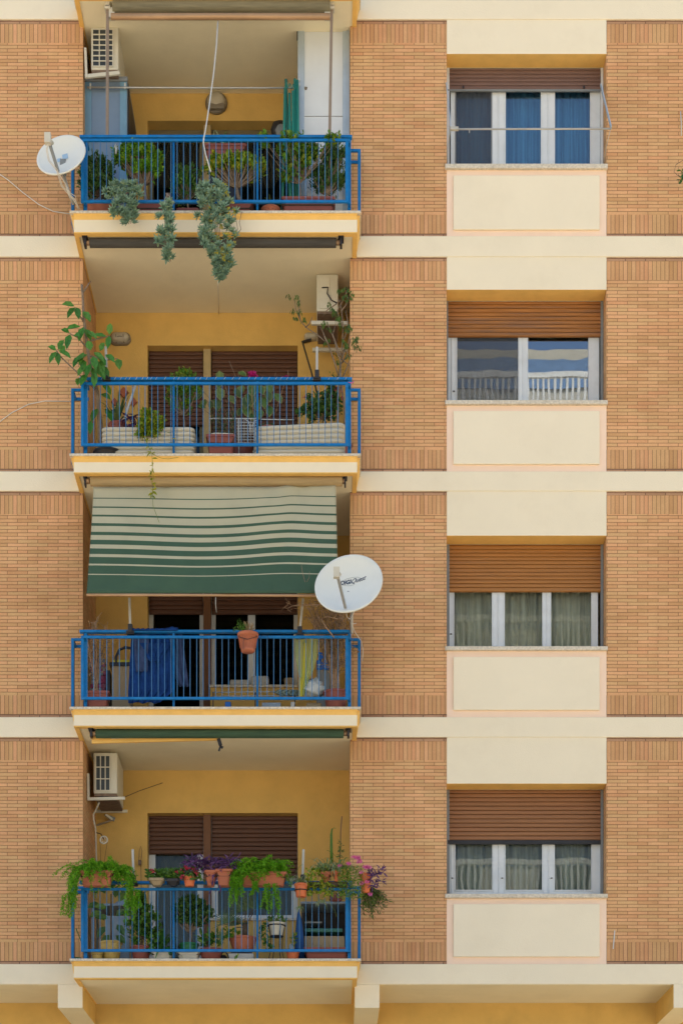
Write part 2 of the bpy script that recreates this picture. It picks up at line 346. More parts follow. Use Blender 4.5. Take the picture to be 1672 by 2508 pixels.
# ================================================================ the apartment building
YC = 2.6
YBW = 1.35
BLD = thing('apartment_building', 'orange brick apartment building with cream bands and four blue railed balconies', 'building', (0,0,0))
STO = [(-560,1,0),(49,579.6,1),(630.5,1156,1),(1204.5,1758,1),(1807.5,2363,1)]
BANDS = [(1,48.5),(579.6,630),(1156,1204),(1758,1807),(2363,2412.5)]
XSL, XSR = -3.262, .305            # slab sides
XL0, XL1 = X(203), X(857)          # loggia opening
XW0, XW1 = X(1093.5), X(1484.5)    # window bay
XA, XB = X(-620), X(2500)
ZT = Z(-560)
def pier(x0, x1, name='brick_pier'):
    for t, bt, full in STO:
        b = MB(); zt, zb = Z(t), Z(bt); px = 1/S
        z1 = zt - 8*px; z2 = z1 - 47*px; z4 = zb + 8.5*px; z3 = z4 + 46*px
        b.m = 2; b.wall(x0, x1, 0, YC, z1, zt, zr=z1 - .006)
        b.m = 1; b.wall(x0, x1, 0, YC, z2, z1, vert=True, zr=z2 - .002)
        b.m = 0; b.wall(x0, x1, 0, YC, z3, z2)
        b.m = 1; b.wall(x0, x1, 0, YC, z4, z3, vert=True, zr=z4 - .002)
        b.m = 2; b.wall(x0, x1, 0.004, YC, zb, z4, zr=zb)
        b.build(name, [M['brick'], M['soldier'], M['flat']], BLD)
pier(XA, XL0); pier(XL1, XW0); pier(XW1, XB)
for i, (t, bt) in enumerate(BANDS):
    for x0, x1 in ((XA, XSL), (XSR, XB)):
        b = MB(); b.box(x0, x1, -.022, YC, Z(bt), Z(t)); b.build('string_course', M['cream'], BLD, bevel=.006)
# body behind and the storeys below and above
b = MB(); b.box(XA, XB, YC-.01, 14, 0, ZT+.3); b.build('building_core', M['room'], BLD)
b = MB(); b.box(XA-.2, XB+.2, -.3, 14.2, ZT+.0, ZT+.5); b.build('roof', M['cream'], BLD)
# ground storey: recessed ochre wall, beam brackets
ZG = Z(2412.5); YG = 1.35
b = MB(); b.box(XA, XB, YG, YC, 0, ZG); b.build('ground_floor_wall', M['ochre'], BLD)
b = MB(); b.box(XA, XSL, -.0, YG, ZG-.004, ZG); b.box(XSR, XB, 0, YG, ZG-.004, ZG); b.build('soffit', M['soffit'], BLD)
for x0, x1 in ((142,203),(868,929),(1648,1709),(-560,-500)):
    b = MB(); xa, xb = X(x0), X(x1); zb = Z(2470.5)
    b.box(xa, xb, -.022, YG+.3, zb, ZG-.0001)
    n = len(b.f); b.mi[n-5] = 1; b.mi[n-3] = 1; b.mi[n-1] = 2
    b.build('beam_bracket', [M['cream'], M['ochre'], M['soffit']], BLD, bevel=.006)

# ---------------------------------------------------------------- balconies
FL = {}
for k, cap, nm in (('Z',-80,0),('A',514.5,1),('B',1110,2),('C',1731,3),('D',2348.5,4)):
    FL[k] = Z(cap, -.62)
fasc = {'Z':-12,'A':568,'B':1157,'C':1778,'D':2396}
def slab(k):
    zt = FL[k] if k != 'Z' else Z(-62,-.62); zb = Z(fasc[k], -.57)
    b = MB(); b.box(XSL, XSR, -.57, YC, zb, zt-.03); n = len(b.f)
    b.mi[n-1] = 1
    s = b.build('balcony_slab', [M['cream'], M['soffit']], BLD, bevel=.003)
    b = MB(); b.box(-3.311, .354, -.62, 0, zt-.03, zt); b.box(XSL+.01, XSR-.01, 0, YBW, zt-.03, zt-.004)
    b.build('marble_edge', M['marble'], s, bevel=.004)
    b = MB()                                    # drip trim under the edge, and ochre strip painting warm shade under the marble
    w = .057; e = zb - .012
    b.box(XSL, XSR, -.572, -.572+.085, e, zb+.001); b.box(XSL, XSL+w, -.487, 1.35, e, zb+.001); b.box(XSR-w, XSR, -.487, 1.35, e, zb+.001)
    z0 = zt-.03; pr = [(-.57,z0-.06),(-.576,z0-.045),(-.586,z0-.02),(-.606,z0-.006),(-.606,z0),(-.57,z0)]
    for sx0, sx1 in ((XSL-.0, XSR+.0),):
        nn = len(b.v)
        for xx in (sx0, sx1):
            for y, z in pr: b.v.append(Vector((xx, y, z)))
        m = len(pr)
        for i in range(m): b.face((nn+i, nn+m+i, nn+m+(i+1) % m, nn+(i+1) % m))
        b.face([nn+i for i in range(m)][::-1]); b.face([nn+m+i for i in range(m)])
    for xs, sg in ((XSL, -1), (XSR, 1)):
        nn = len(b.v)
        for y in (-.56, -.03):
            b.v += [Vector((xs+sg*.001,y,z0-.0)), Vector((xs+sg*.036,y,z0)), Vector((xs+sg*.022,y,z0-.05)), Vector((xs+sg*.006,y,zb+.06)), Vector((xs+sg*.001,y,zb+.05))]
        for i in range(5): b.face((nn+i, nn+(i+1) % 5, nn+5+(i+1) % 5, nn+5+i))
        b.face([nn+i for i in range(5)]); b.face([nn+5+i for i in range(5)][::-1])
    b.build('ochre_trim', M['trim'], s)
for k in 'ZABCD': slab(k)

def railing(k):
    z = FL[k]; b = MB(); yp = -.66
    xl, xr = X(198, yp), X(852.6, yp); t = .036
    b.box(xl, xr, yp, yp+.03, z+.88-.032, z+.88); b.box(xl, xr, yp, yp+.03, z+.078, z+.11)
    b.box(xl, xl+t, yp+.001, yp+.029, z+.11, z+.848); b.box(xr-t, xr, yp+.001, yp+.029, z+.11, z+.848)
    fr = MB()
    yh = -.54; pl, pr_ = X(205, yh), X(859.5, yh)
    fr.box(X(195,yh), X(862,yh), yh-.02, yh+.045, z+.957, z+.99)
    fr.box(pl, pl+.042, yh, yh+.042, z, z+.957); fr.box(pr_-.042, pr_, yh, yh+.042, z, z+.957)
    for xx in (425, 630): fr.box(X(xx-2.5,yh), X(xx+2.5,yh), yh+.004, yh+.03, z, z+.957)
    for xa, pxo, sg in ((pl, 174, 1), (pr_, 883, -1)):
        xo = X(pxo, -.27); y = -.27; o2 = xo + sg*.037
        x_in = xa
        fr.box(xo, o2, y, y+.07, z+.04, z+.99)
        fr.box(o2, x_in, y, y+.03, z+.957, z+.99); fr.box(o2, x_in, y, y+.03, z+.04, z+.07)
        fr.box(xo, o2, y+.07, -.03, z+.96, z+.99); fr.box(xo, o2, y+.07, -.03, z+.045, z+.07)
        fr.box(xo, x_in, -.03, -.004, z+.955, z+.989)
        inn = x_in + sg*.02
        fr.box(min(x_in,inn+sg*.02), max(x_in,inn+sg*.02), yh+.045, y, z+.958, z+.989); fr.box(min(x_in,inn+sg*.02), max(x_in,inn+sg*.02), yh+.042, y, z+.05, z+.08)
    for zz in (.095, .86):
        for xx in (pl+.02, pr_-.02): fr.box(xx-.012, xx+.012, yp+.029, yh+.003, z+zz-.012, z+zz+.012)
    r = fr.build('balcony_railing', M['blue'], BLD, bevel=.003)
    b.build('railing_panel_frame', M['blue'], r, bevel=.003)
    i = 0; xx = xl+t+.045
    while xx < xr-t-.02:
        b = MB(); j = rnd(-.003,.003)
        b.box(xx-.004+j, xx+.004+j, yp+.008, yp+.018, z+.109, z+.849); b.build('baluster', M['baluster'], r); xx += .0806
    return r
RAIL = {k: railing(k) for k in 'ABCD'}

# ---------------------------------------------------------------- slatted shutter, curtain
def shutter(par, x0, x1, y, z0, z1, m, h=.047, bar=None, name='roller_shutter'):
    b = MB(); z = z0; t = .012; first = True
    while z < z1 - .005:
        ze = min(z+h, z1); hh = ze - z
        pf = [(y+.022,z),(y-.002,z+hh*.16),(y-.006,z+hh*.35),(y-.006,z+hh*.65),(y-.003,z+hh*.93),(y+.022,ze-.001)]
        for i in range(5):
            b.smooth = True
            b.quad((x0,pf[i][0],pf[i][1]),(x1,pf[i][0],pf[i][1]),(x1,pf[i+1][0],pf[i+1][1]),(x0,pf[i+1][0],pf[i+1][1]))
        b.smooth = False; z = ze
    b.box(x0, x1, y+.024, y+.03, z0, z1)
    s = b.build(name, m, par)
    if bar:
        b = MB(); b.box(x0, x1, y-.012, y+.02, z0-bar[0], z0); b.build('bottom_bar', bar[1], s)
    return s
def pleat(par, x0, x1, y, z0, z1, m, amp=.03, n=10, name='curtain', gather=0):
    b = MB(); N = n*8; b.smooth = True; ph = rnd(0,6); rows = 5
    prs = [rnd(.6,1.4) for _ in range(n+2)]
    pts = []
    for j in range(rows):
        z = z0+(z1-z0)*j/(rows-1); row = []
        for i in range(N+1):
            u = i/N; a = amp*prs[int(u*n)]
            row.append((x0+(x1-x0)*u + gather*math.sin(u*9+j)*.01, y+math.sin(u*n*2*math.pi+ph+.25*j)*a+.3*a*math.sin(u*n*4.6*math.pi), z))
        pts.append(row)
    base = len(b.v)
    for r_ in pts: b.v += [Vector(p) for p in r_]
    for j in range(rows-1):
        for i in range(N):
            a = base+j*(N+1)+i; b.face((a, a+1, a+N+2, a+N+1))
    return b.build(name, m, par)
def frame_rect(b, x0, x1, y0, y1, z0, z1, wl, wr=None, wb=None, wt=None):
    wr = wl if wr is None else wr; wb = wl if wb is None else wb; wt = wl if wt is None else wt
    b.box(x0, x0+wl, y0, y1, z0, z1); b.box(x1-wr, x1, y0, y1, z0, z1)
    b.box(x0+wl, x1-wr, y0+.002, y1-.002, z1-wt, z1); b.box(x0+wl, x1-wr, y0+.002, y1-.002, z0, z0+wb)

# ---------------------------------------------------------------- the right-hand window bay
YS, YFm, YP = .27, .315, .34       # shutter plane, frame, pane
WIN = [ # lintel bottom, shutter bottom, sill top, panel top, panel bottom, panes[(x0,x1)], frames
 dict(lb=131, sb=219, sill=402, st=411, pt=428.5, pb=561, panes=[(1114,1204.6),(1235.5,1326.5),(1356,1447)], fr=(1103,1469), m='shutter_w1', cur='curtain_blue', bar=(.018,'greyframe')),
 dict(lb=709, sb=823.5, sill=981.5, st=989, pt=1006, pb=1136, panes=[(1116.6,1271),(1290,1443)], fr=(1096,1467), m='shutter_w2', cur=None, bar=None),
 dict(lb=1312, sb=1449, sill=1585, st=1592, pt=1609, pb=1739, panes=[(1109.5,1206.5),(1233,1330),(1346.5,1450)], fr=(1098,1464), m='shutter_w3', cur='curtain_dark', bar=None),
 dict(lb=1920, sb=2059, sill=2192, st=2199.5, pt=2215, pb=2344, panes=[(1112.5,1207.5),(1234.7,1329.5),(1355.6,1450)], fr=(1097,1470), m='shutter_w4', cur='curtain_dark', bar=(.05,'black')),
]
bb = [48.5, 630, 1204, 1807]; bt = [579.6, 1156, 1758, 2363]
for i, w in enumerate(WIN):
    zl = Z(w['lb'], -.012)
    b = MB(); b.box(XW0+.0005, XW1-.0005, -.012, .262, zl, Z(bb[i])+.001); n = len(b.f); b.mi[n-1] = 1
    b.build('lintel_panel', [M['cream'], M['trim']], BLD, bevel=.004)
    b = MB(); b.box(XW0+.0005, XW1-.0005, .262, YC, zl+.002, Z(bb[i])); b.build('shutter_box', M['soffit'], BLD)
    zs = Z(w['st'], -.05)
    b = MB(); b.box(XW0+.0005, XW1-.0005, -.004, YC, Z(bt[i]), zs); sp = b.build('spandrel', M['pink'], BLD)
    b = MB(); y = -.034; b.box(X(1110,y), X(1468,y), y, -.004, Z(w['pb'],y), Z(w['pt'],y)); b.build('raised_panel', M['panel'], sp, bevel=.005)
    zt = Z(w['sill'], -.05) + .012
    W_ = MB(); W_.box(X(1090,-.05), X(1488,-.05), -.05, .35, zs, zt)
    # window root is its sill-standing frame
    f = MB(); x0, x1 = X(w['fr'][0], YFm), X(w['fr'][1], YFm); ztop = zl - .0
    zbot = zt
    zpane_b = Z(2184, YP) if i == 3 else zt + .012
    edges = [x0] 
    xs = [(X(a,YFm), X(c,YFm)) for a, c in w['panes']]
    cur = x0
    for a, c in xs:
        f.box(cur, a, YFm, YFm+.05, zbot, ztop)
        if a - cur > .08:
            mid = (cur+a)/2
            f.box(mid-.006, mid+.006, YFm-.012, YFm+.001, zbot+.002, ztop) 
        f.box(a, c, YFm+.004, YFm+.046, zbot, zpane_b); cur = c
    f.box(cur, x1, YFm, YFm+.05, zbot, ztop)
    win = f.build('window', M['white'], BLD, bevel=.004)
    W_.build('sill', M['marble'], win, bevel=.004)
    for j, (a, c) in enumerate(xs):
        p = MB(); p.box(a-.004, c+.004, YP, YP+.006, zpane_b-.005, ztop); p.build('pane', M[['glass1','glass2','glass3','glass'][i]], win)
        g = MB(); frame_rect(g, a, c, YFm-.006, YP-.001, zpane_b, ztop, .013); g.build('sash', M['white'] if not (i == 0 and j == 0) else M['greyframe'], win)
        for q in ((a - .03, .012),) if (i and j in (0,)) or (i == 3) else ():
            h = MB(); h.box(q[0]-.012, q[0]+.012, YFm-.02, YFm, zt+.28, zt+.29); h.build('hinge', M['black'], win)
    if i in (0, 1):
        a, c = xs[0]; q = MB(); q.quad((a+.012,YFm-.008,zpane_b),(c-.012,YFm-.008,zpane_b),(c-.012,YFm-.008,ztop),(a+.012,YFm-.008,ztop))
        ms, ns, bs = newmat('insect_screen'); bs.inputs['Base Color'].default_value = (.07,.075,.08,1); bs.inputs['Roughness'].default_value = .9
        ts = ns.nodes.new('ShaderNodeBsdfTransparent'); xm = ns.nodes.new('ShaderNodeMixShader'); xm.inputs[0].default_value = .5
        ns.links.new(bs.outputs[0], xm.inputs[1]); ns.links.new(ts.outputs[0], xm.inputs[2]); ns.links.new(xm.outputs[0], ns.nodes['Material Output'].inputs['Surface'])
        q.build('insect_screen', ms, win)
    # guides of the shutter
    for ga, gc in ((1093.5, 1097 if i == 1 else 1100), (1470.5, 1476.5)):
        g = MB(); g.box(X(ga,YS), X(gc,YS), YS-.01, YFm-.001, zt, ztop); g.build('shutter_guide', M['greyframe'] if i else M['white'], win)
    shutter(win, X(1095.5,YS), X(1470,YS), YS, Z(w['sb'],YS), zl-.002, M[w['m']], h=[.0505,.052,.050,.0555][i], bar=(w['bar'][0], M[w['bar'][1]]) if w['bar'] else None)
    if w['cur']:
        pleat(win, x0+.02, x1-.02, .52, zt-.3, ztop+.1, M[w['cur']], .035, 13 if i else 16)
    # brown reveal strip on the right of window 1
    if i == 0:
        b = MB()
        for h in (1127, 1447-25):
            b.box(X(h+5,YS), X(h+9,YS), YS-.03, YS-.012, Z(217.5,YS), Z(212,YS))
        b.build('shutter_stop', M['black'], win)
# roller-awning arms in front of window one
aw = thing('window_awning_frame', 'pale metal awning frame with two slanted arms in front of the topmost window', 'awning frame', P(1100,410,-.1))
b = MB(); yb = -.42
b.tube([P(1104,315.5,yb), P(1496,314.5,yb)], .012, 8); b.build('front_bar', M['steel'], aw)
for a, c in (((1093,205),(1103,313)),((1471,208),(1496,312))):
    b = MB(); b.obox(P(a[0],a[1],-.0), P(c[0],c[1],yb), .012, .045, (0,-1,0)); b.obox(P(a[0],a[1],.2), P(a[0],a[1],0), .02,.03); b.build('arm', M['panelframe'], aw)
for a, c in (((1102,318),(1094,400)),((1494,318),(1478,400))):
    b = MB(); b.tube([P(a[0],a[1],yb), P((a[0]+c[0])/2-2,(a[1]+c[1])/2,yb*.6), P(c[0],c[1],-.02)], .004, 5); b.build('cord', M['steel'], aw)
for x in (1110,):
    b = MB(); b.box(X(1102,yb),X(1122,yb),yb-.02,yb+.02,Z(318,yb),Z(311,yb)); b.box(X(1148,yb),X(1150,yb),yb-.006,yb+.006,Z(324,yb),Z(316,yb)); b.build('end_cap', M['pole'], aw)
# little pale shapes behind window two's pane, standing in for reflections of lights
for k, (px, py) in enumerate(((1165,975),(1202,975))):
    b = MB(); c = P(px, py, .42); b.lathe(c, [(.008,-.05),(.012,-.02),(.024,0),(.026,.018),(.014,.04),(.004,.05)], 12)
    o = b.build('glass_ornament', M['wire'], None, org=c); tag(o, ['small pale glass ornament behind the pane of the second window, left one','small pale glass ornament behind the pane of the second window, nearer the middle'][k], 'ornament', 'glass ornaments inside the second window')

# ---------------------------------------------------------------- loggia back walls, doors and windows
xd0, xd1, xp0, xp1 = X(361,YBW), X(729,YBW), X(497,YBW), X(515,YBW)
for k in 'ABCD':
    z = FL[k]; up = {'A':'Z','B':'A','C':'B','D':'C'}[k]; zc = Z(fasc[up], -.57)
    zo = z + 2.365; zsill = z + .93
    b = MB()
    b.box(XL0-.001, xd0, YBW, YC, z-.03, zc); b.box(xd1, XL1+.001, YBW, YC, z-.03, zc)
    b.box(xd0, xd1, YBW, YC, zo, zc); b.box(xp1, xd1, YBW, YBW+.25, z-.03, zsill-.03)
    b.build('loggia_wall', M['ochre'], BLD)
    b = MB(); b.box(xp1-.01, xd1-.002, YBW-.03, YBW+.25, zsill-.03, zsill); b.build('inner_sill', M['marble'], BLD)
    b = MB(); b.box(xp0, xp1, YBW+.09, YC, z, zo); b.build('door_post', M['postcream'] if k in 'BA' else M['brownpost'], BLD)
    # door (left) and window (right)
    yd = YBW + .2
    for nm, a, c, zb in (('balcony_door', xd0, xp0, z), ('balcony_window', xp1, xd1, zsill)):
        f = MB(); fm = M['white'] if k in 'CD' else M['awn_olive']
        frame_rect(f, a, c, yd, yd+.05, zb, zo, .09 if k == 'D' else .06)
        if nm == 'balcony_window' and k == 'C':
            xm = X(616, yd); f.box(xm-.05, xm+.05, yd+.001, yd+.045, zb+.06, zo-.06)
        fr = f.build(nm, fm, BLD, bevel=.004)
        p = MB(); p.box(a+.05, c-.05, yd+.02, yd+.026, zb+.05, zo-.05); p.build('pane', M['glass_dark'], fr)
        sb = {'A':None,'B':(Z(1043,yd-.04) if nm == 'balcony_door' else zsill),'C':Z(1505,yd-.04),'D':(Z(2093,yd-.04) if nm == 'balcony_door' else Z(2150,yd-.04))}[k]
        if sb: shutter(fr, a+.012, c-.012, yd-.05, sb, zo, M['shutter_in'], h=.06)
        if k == 'D': pleat(fr, a+.06, c-.06, yd+.14, zb, zo, M['curtain'], .03, 8 if nm == 'balcony_door' else 11)
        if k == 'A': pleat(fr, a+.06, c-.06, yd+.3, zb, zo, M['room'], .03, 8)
# ================================================================ helpers for furniture and plants
def zf(k): return FL[k]
def pot_round(par, px, y, z0, rt, h, m, rb=None, rim=.015, soil=True, n=22, name='pot'):
    rb = rb or rt*.72; b = MB(); c = (X(px, y), y, z0)
    b.lathe(c, [(rb*.96,0),(rb,.004),(rt*.97,h-rim*2),(rt*.97,h-rim*1.9),(rt*1.06,h-rim*1.8),(rt*1.07,h-.004),(rt*1.03,h),(rt*.95,h-.003),(rt*.93,h-.03)], n)
    o = b.build(name, m, par)
    if soil:
        b = MB(); b.lathe(c, [(rt*.93,h-.05),(rt*.93,h-.025),(rt*.5,h-.02)], 14); b.build('soil', M['soil'], o)
    return o
def trough(par, x0, x1, y, z0, h, d, m, taper=.035, name='planter', rim=.03):
    b = MB(); rows = [(0,0),(0.0,.004),(taper,h-rim),(taper+.012,h-rim),(taper+.014,h)]
    prev = None; n0 = len(b.v)
    for o_, zz in rows:
        r = .03; a0, a1, b0, b1 = x0-o_+taper, x1+o_-taper, y-d/2-o_+taper, y+d/2+o_-taper
        for (cx, cy, t0) in ((a1-r,b1-r,0),(a0+r,b1-r,90),(a0+r,b0+r,180),(a1-r,b0+r,270)):
            for q in range(4):
                t = R(t0+q*30); b.v.append(Vector((cx+r*math.cos(t), cy+r*math.sin(t), z0+zz)))
    for i in range(len(rows)-1):
        for k in range(16): a = n0+i*16+k; c = n0+i*16+(k+1) % 16; b.face((a, c, c+16, a+16))
    b.face([n0+k for k in range(16)][::-1])
    o = b.build(name, m, par)
    b = MB(); b.box(x0+.01, x1-.01, y-d/2+.01, y+d/2-.01, z0+h*.55, z0+h-.012); b.build('soil', M['soil'], o)
    return o
def arc(p0, p1, sag, n=6):
    p0 = Vector(p0); p1 = Vector(p1)
    return [p0.lerp(p1, i/n) + Vector((0,0,sag*4*(i/n)*(1-i/n))) for i in range(n+1)]
def wob(p0, p1, a=.03, n=5):
    p0 = Vector(p0); p1 = Vector(p1); L = (p1-p0).length
    return [p0.lerp(p1, i/n) + (Vector((rnd(-a,a), rnd(-a,a), rnd(-a,a)))*L if 0 < i < n else Vector()) for i in range(n+1)]
def bush(par, base, tips, lm, leaf=(.05,.022), per=14, bark='bark', r0=.02, forks=2, spread=.5, name='foliage', tuft=.042, fold=.2, kite=False):
    """branches from base to every tip with a tuft of leaves radiating at each tip"""
    base = Vector(base); st = MB(); fo = MB(); cen = sum((Vector(t) for t in tips), Vector())/len(tips)
    hub = base.lerp(cen, .45)
    st.tube(wob(base, hub, .04, 3), [r0, r0*.9, r0*.8, r0*.7], 6)
    for t in tips:
        t = Vector(t); m = hub.lerp(t, .5) + Vector((rnd(-.02,.02), rnd(-.02,.02), -.03))
        st.tube([hub, hub.lerp(m,.6), m, m.lerp(t,.6), t], [r0*.6, r0*.5, r0*.36, r0*.26, r0*.18], 4, cap=False)
        ax = (t - hub).normalized()*.6 + Vector((0,-.15,.5))
        for q in range(int(per*2.3)):
            d = ax*rnd(.3,1) + Vector((rnd(-1,1), rnd(-1,1), rnd(-1,1)))*spread*1.3
            pp = t + Vector((rnd(-1,1), rnd(-1,1), rnd(-1,1)))*tuft
            L = leaf[0]*1.15*rnd(.7,1.2)
            if kite: fo.kite(pp, d, L, leaf[1]*rnd(.8,1.2))
            else: fo.leaf(pp, d, L, leaf[1]*1.3*rnd(.8,1.2), fold=fold, droop=.1)
    s = st.build('stem', M[bark], par); fo.build(name, M[lm], par)
def dome_tips(cx, cy, cz, rx, ry, rz, n, lo=-.2, fill=.35):
    out = []
    for i in range(n):
        while True:
            v = Vector((rnd(-1,1), rnd(-1,1), rnd(lo,1)))
            if .3 < v.length < 1: break
        v = v.normalized()*(rnd(1-fill,1))
        out.append((cx+v.x*rx, cy+v.y*ry, cz+v.z*rz))
    return out
def pxdome(px, py, y, rpx, rpy, ry, n, lo=-.2, fill=.4):
    c = P(px, py, y); k = (D+y)/D/S
    return dome_tips(c.x, c.y, c.z, rpx*k, ry, rpy*k, int(n*1.45), lo, fill)
def rosette(b, c, ax, r, n=18):
    ax = Vector(ax).normalized(); u = ax.orthogonal().normalized(); w = ax.cross(u)
    for i in range(n):
        t = i*2.399; e = (i/n)**.8
        d = (u*math.cos(t)+w*math.sin(t))*(.25+.9*e) + ax*(1.15-.95*e)
        b.leaf(c, d, r*(.55+.5*e), r*.30, fold=.35, droop=-.12, nrm=ax)
def straps(b, base, n, L, W, up=.8, out=1.0, droop=.9, seg=6, az=None):
    base = Vector(base)
    for i in range(n):
        t = rnd(0, 6.28) if az is None else rnd(*az); l = L*rnd(.6,1.1); o_ = out*rnd(.4,1.1); u = up*rnd(.6,1.2)
        d = Vector((math.cos(t), math.sin(t), 0)); side = Vector((-d.y, d.x, 0))
        pts = []; ws = []
        for j in range(seg+1):
            s_ = j/seg; pts.append(base + d*(l*o_*s_*(1-.15*s_)) + Vector((0,0,l*(u*s_ - droop*s_*s_)))); ws.append(W*(1-.85*s_**2.5)*(.6+.4*min(1,s_*4)))
        b.ribbon(pts, ws, side + Vector((0,0,rnd(-.3,.3))))
def fern(par, px, py, y, wpx, droopL, n=80, L=.42, lm='fern', bias=0, hang=None):
    """asparagus fern: arching stems clothed with fine needles"""
    b = MB(); st = MB(); k = (D+y)/D/S
    for i in range(n):
        base = P(px + rnd(-wpx, wpx)*.8, py, y) + Vector((0, rnd(-.06,.06), 0))
        t = rnd(0, 6.28); l = L*rnd(.45,1.1); dx = math.cos(t)*.75 + bias*rnd(0,1); dy = math.sin(t)*.55 - .1
        up = rnd(.35,1.0); dr = rnd(.8,1.2)*droopL
        pts = [base + Vector((dx*l*s_, dy*l*s_, l*(up*s_*1.15 - dr*s_*s_))) for s_ in [j/7 for j in range(8)]]
        st.tube(pts, .0016, 3, cap=False)
        for j in range(1, 8):
            for q in range(9):
                p = pts[j-1].lerp(pts[j], rnd(0,1)); d = Vector((rnd(-1,1), rnd(-1,1), rnd(-.7,1)))
                for w_ in range(2): b.kite(p, d + Vector((rnd(-.5,.5), rnd(-.5,.5), rnd(-.5,.5))), rnd(.018,.042), .0075)
    for (hx, hy0, hy1, cnt) in (hang or []):
        for c_ in range(cnt):
            p0 = P(hx+rnd(-8,8), hy0, y-.12+rnd(-.05,.05)); p1 = P(hx+rnd(-14,14), hy0+(hy1-hy0)*rnd(.55,1), y-.14+rnd(-.06,.06))
            pts = wob(p0, p1, .03, 9); st.tube(pts, .0014, 3, cap=False)
            for j in range(1, 10):
                for q in range(9):
                    p = pts[j-1].lerp(pts[j], rnd(0,1)); d = Vector((rnd(-1,1), rnd(-1,1), rnd(-.9,.7)))
                    for w_ in range(2): b.kite(p, d + Vector((rnd(-.5,.5), rnd(-.5,.5), rnd(-.5,.5))), rnd(.018,.036), .0075)
    st.build('stem', M[lm], par); b.build('foliage', M[lm], par)
def stick(name, pts, r, m, label, cat, org=None, n=6, group=None):
    b = MB(); b.tube(pts, r, n); o = b.build(name, m, None, org=org or pts[0]); return tag(o, label, cat, group)

# ================================================================ satellite dishes
def dish(px, py, y, Rr, nrm, lnb, foot, mast, label, letter=False):
    c = P(px, py, y); n = Vector(nrm).normalized()
    t = thing('satellite_dish', label, 'satellite dish', mast[-1], 'satellite dishes clamped to the railings')
    q = n.to_track_quat('Z', 'Y').to_matrix()
    b = MB(); dp = .10*Rr/.4
    prof = [(.001,0)] + [(Rr*i/12, dp*(i/12)**2) for i in range(1, 13)] + [(Rr*1.022,dp-.004),(Rr*1.022,dp-.02),(Rr*.99,dp-.02)] + [(Rr*i/12*.99, dp*(i/12)**2-.012) for i in range(11, 0, -1)] + [(.001,-.012)]
    b.lathe(c - n*dp, prof, 48, rot=q); b.build('reflector', M['dish'], t)
    lp = P(*lnb); fp = P(*foot)
    b = MB(); b.obox(fp, fp.lerp(lp, .9), .03, .03); a = b.build('feed_arm', M['greyframe'] if not letter else M['steel'], t)
    b = MB(); b.obox(lp + Vector((0,0,.05)), lp - Vector((0,0,.07)), .075, .075); b.tube([lp, lp + (c-lp).normalized()*.12], .025, 10); b.build('receiver', M['acwhite'], a)
    b = MB(); b.tube(mast, .02, 10); b.build('mast', M['steel'], t)
    b = MB(); b.obox(c - n*(dp+.015), mast[0], .07, .09); b.build('mounting_bracket', M['greyframe'], t)
    return t, q, c, n, dp
t, q, c, n, dp = dish(149, 377, -.95, .31, (-.198,-.93,.309), (117,337,-1.30), (143,420,-1.04), [P(155,425,-.86), P(168,470,-.80), P(181,500,-.72)],
    'white satellite dish in front of the brick left of the topmost balcony')
b = MB(); cb = MB()
for off, m_ in ((0,0),(.012,0)):
    pts = [P(117,352,-1.4), P(113,365,-1.36), P(118,392,-1.3), P(139,418,-1.15), P(150,455,-1.0), P(165,472,-.9), P(180,488,-.80), P(192,512,-.70)]
    cb.tube([p + Vector((off,0,off*.6)) for p in pts], .0045, 5)
cb.tube([P(140,418,-1.12), P(158,446,-.95), P(172,472,-.85), P(185,480,-.78), P(188,500,-.7)], .0045, 5)
cb.build('cable', M['cable'], t)
b = MB(); 
for sx, sz, w_, h_ in ((-.045,.0,.05,.06),(.035,.03,.07,.085)):
    cc = c - n*(dp-.012) + q @ Vector((0,0,0)); u = Vector((1,0,.15)).normalized(); u = (u - n*u.dot(n)).normalized(); v = n.cross(u)
    if v.z < 0: v = -v
    o_ = c - n*(dp-.010) + u*sx + v*sz
    b.quad(o_-u*w_/2-v*h_/2, o_+u*w_/2-v*h_/2, o_+u*w_/2+v*h_/2, o_-u*w_/2+v*h_/2)
b.build('sticker', M['sticker'], t)
t, q, c, n, dp = dish(853, 1428, -1.25, .415, (-.198,-.93,.309), (824,1401,-1.74), (846,1490,-1.36), [P(858,1465,-1.05), P(862,1495,-.75), P(861,1515,-.62), P(861,1552,-.60)],
    'large white satellite dish with printed lettering over the right end of the awning balcony', True)
# lettering printed on the reflector
def text_mesh(s_, size, shear=0, bold=0):
    cu = bpy.data.curves.new('lettering', 'FONT'); cu.body = s_; cu.size = size; cu.shear = shear; cu.offset = bold; cu.extrude = .0005
    o = bpy.data.objects.new('tmp', cu); COL.objects.link(o); bpy.context.view_layer.update()
    me = bpy.data.meshes.new_from_object(o.evaluated_get(bpy.context.evaluated_depsgraph_get())); wdt = max(v.co.x for v in me.vertices)
    bpy.data.objects.remove(o); return me, wdt
def on_dish(me, org, u, v, name, m, par, rx=0):
    """lay flat letters on the curved reflector"""
    off = ROOT[par.name]
    for vv in me.vertices:
        p = org + u*vv.co.x + v*vv.co.y; r = (p-c); r -= n*r.dot(n); e = dp*(r.length/.415)**2
        vv.co = (c + r - n*(dp - e - .0025)) - off + n*vv.co.z
    o = bpy.data.objects.new(name, me); me.materials.clear(); me.materials.append(m); COL.objects.link(o); o.parent = par; return o
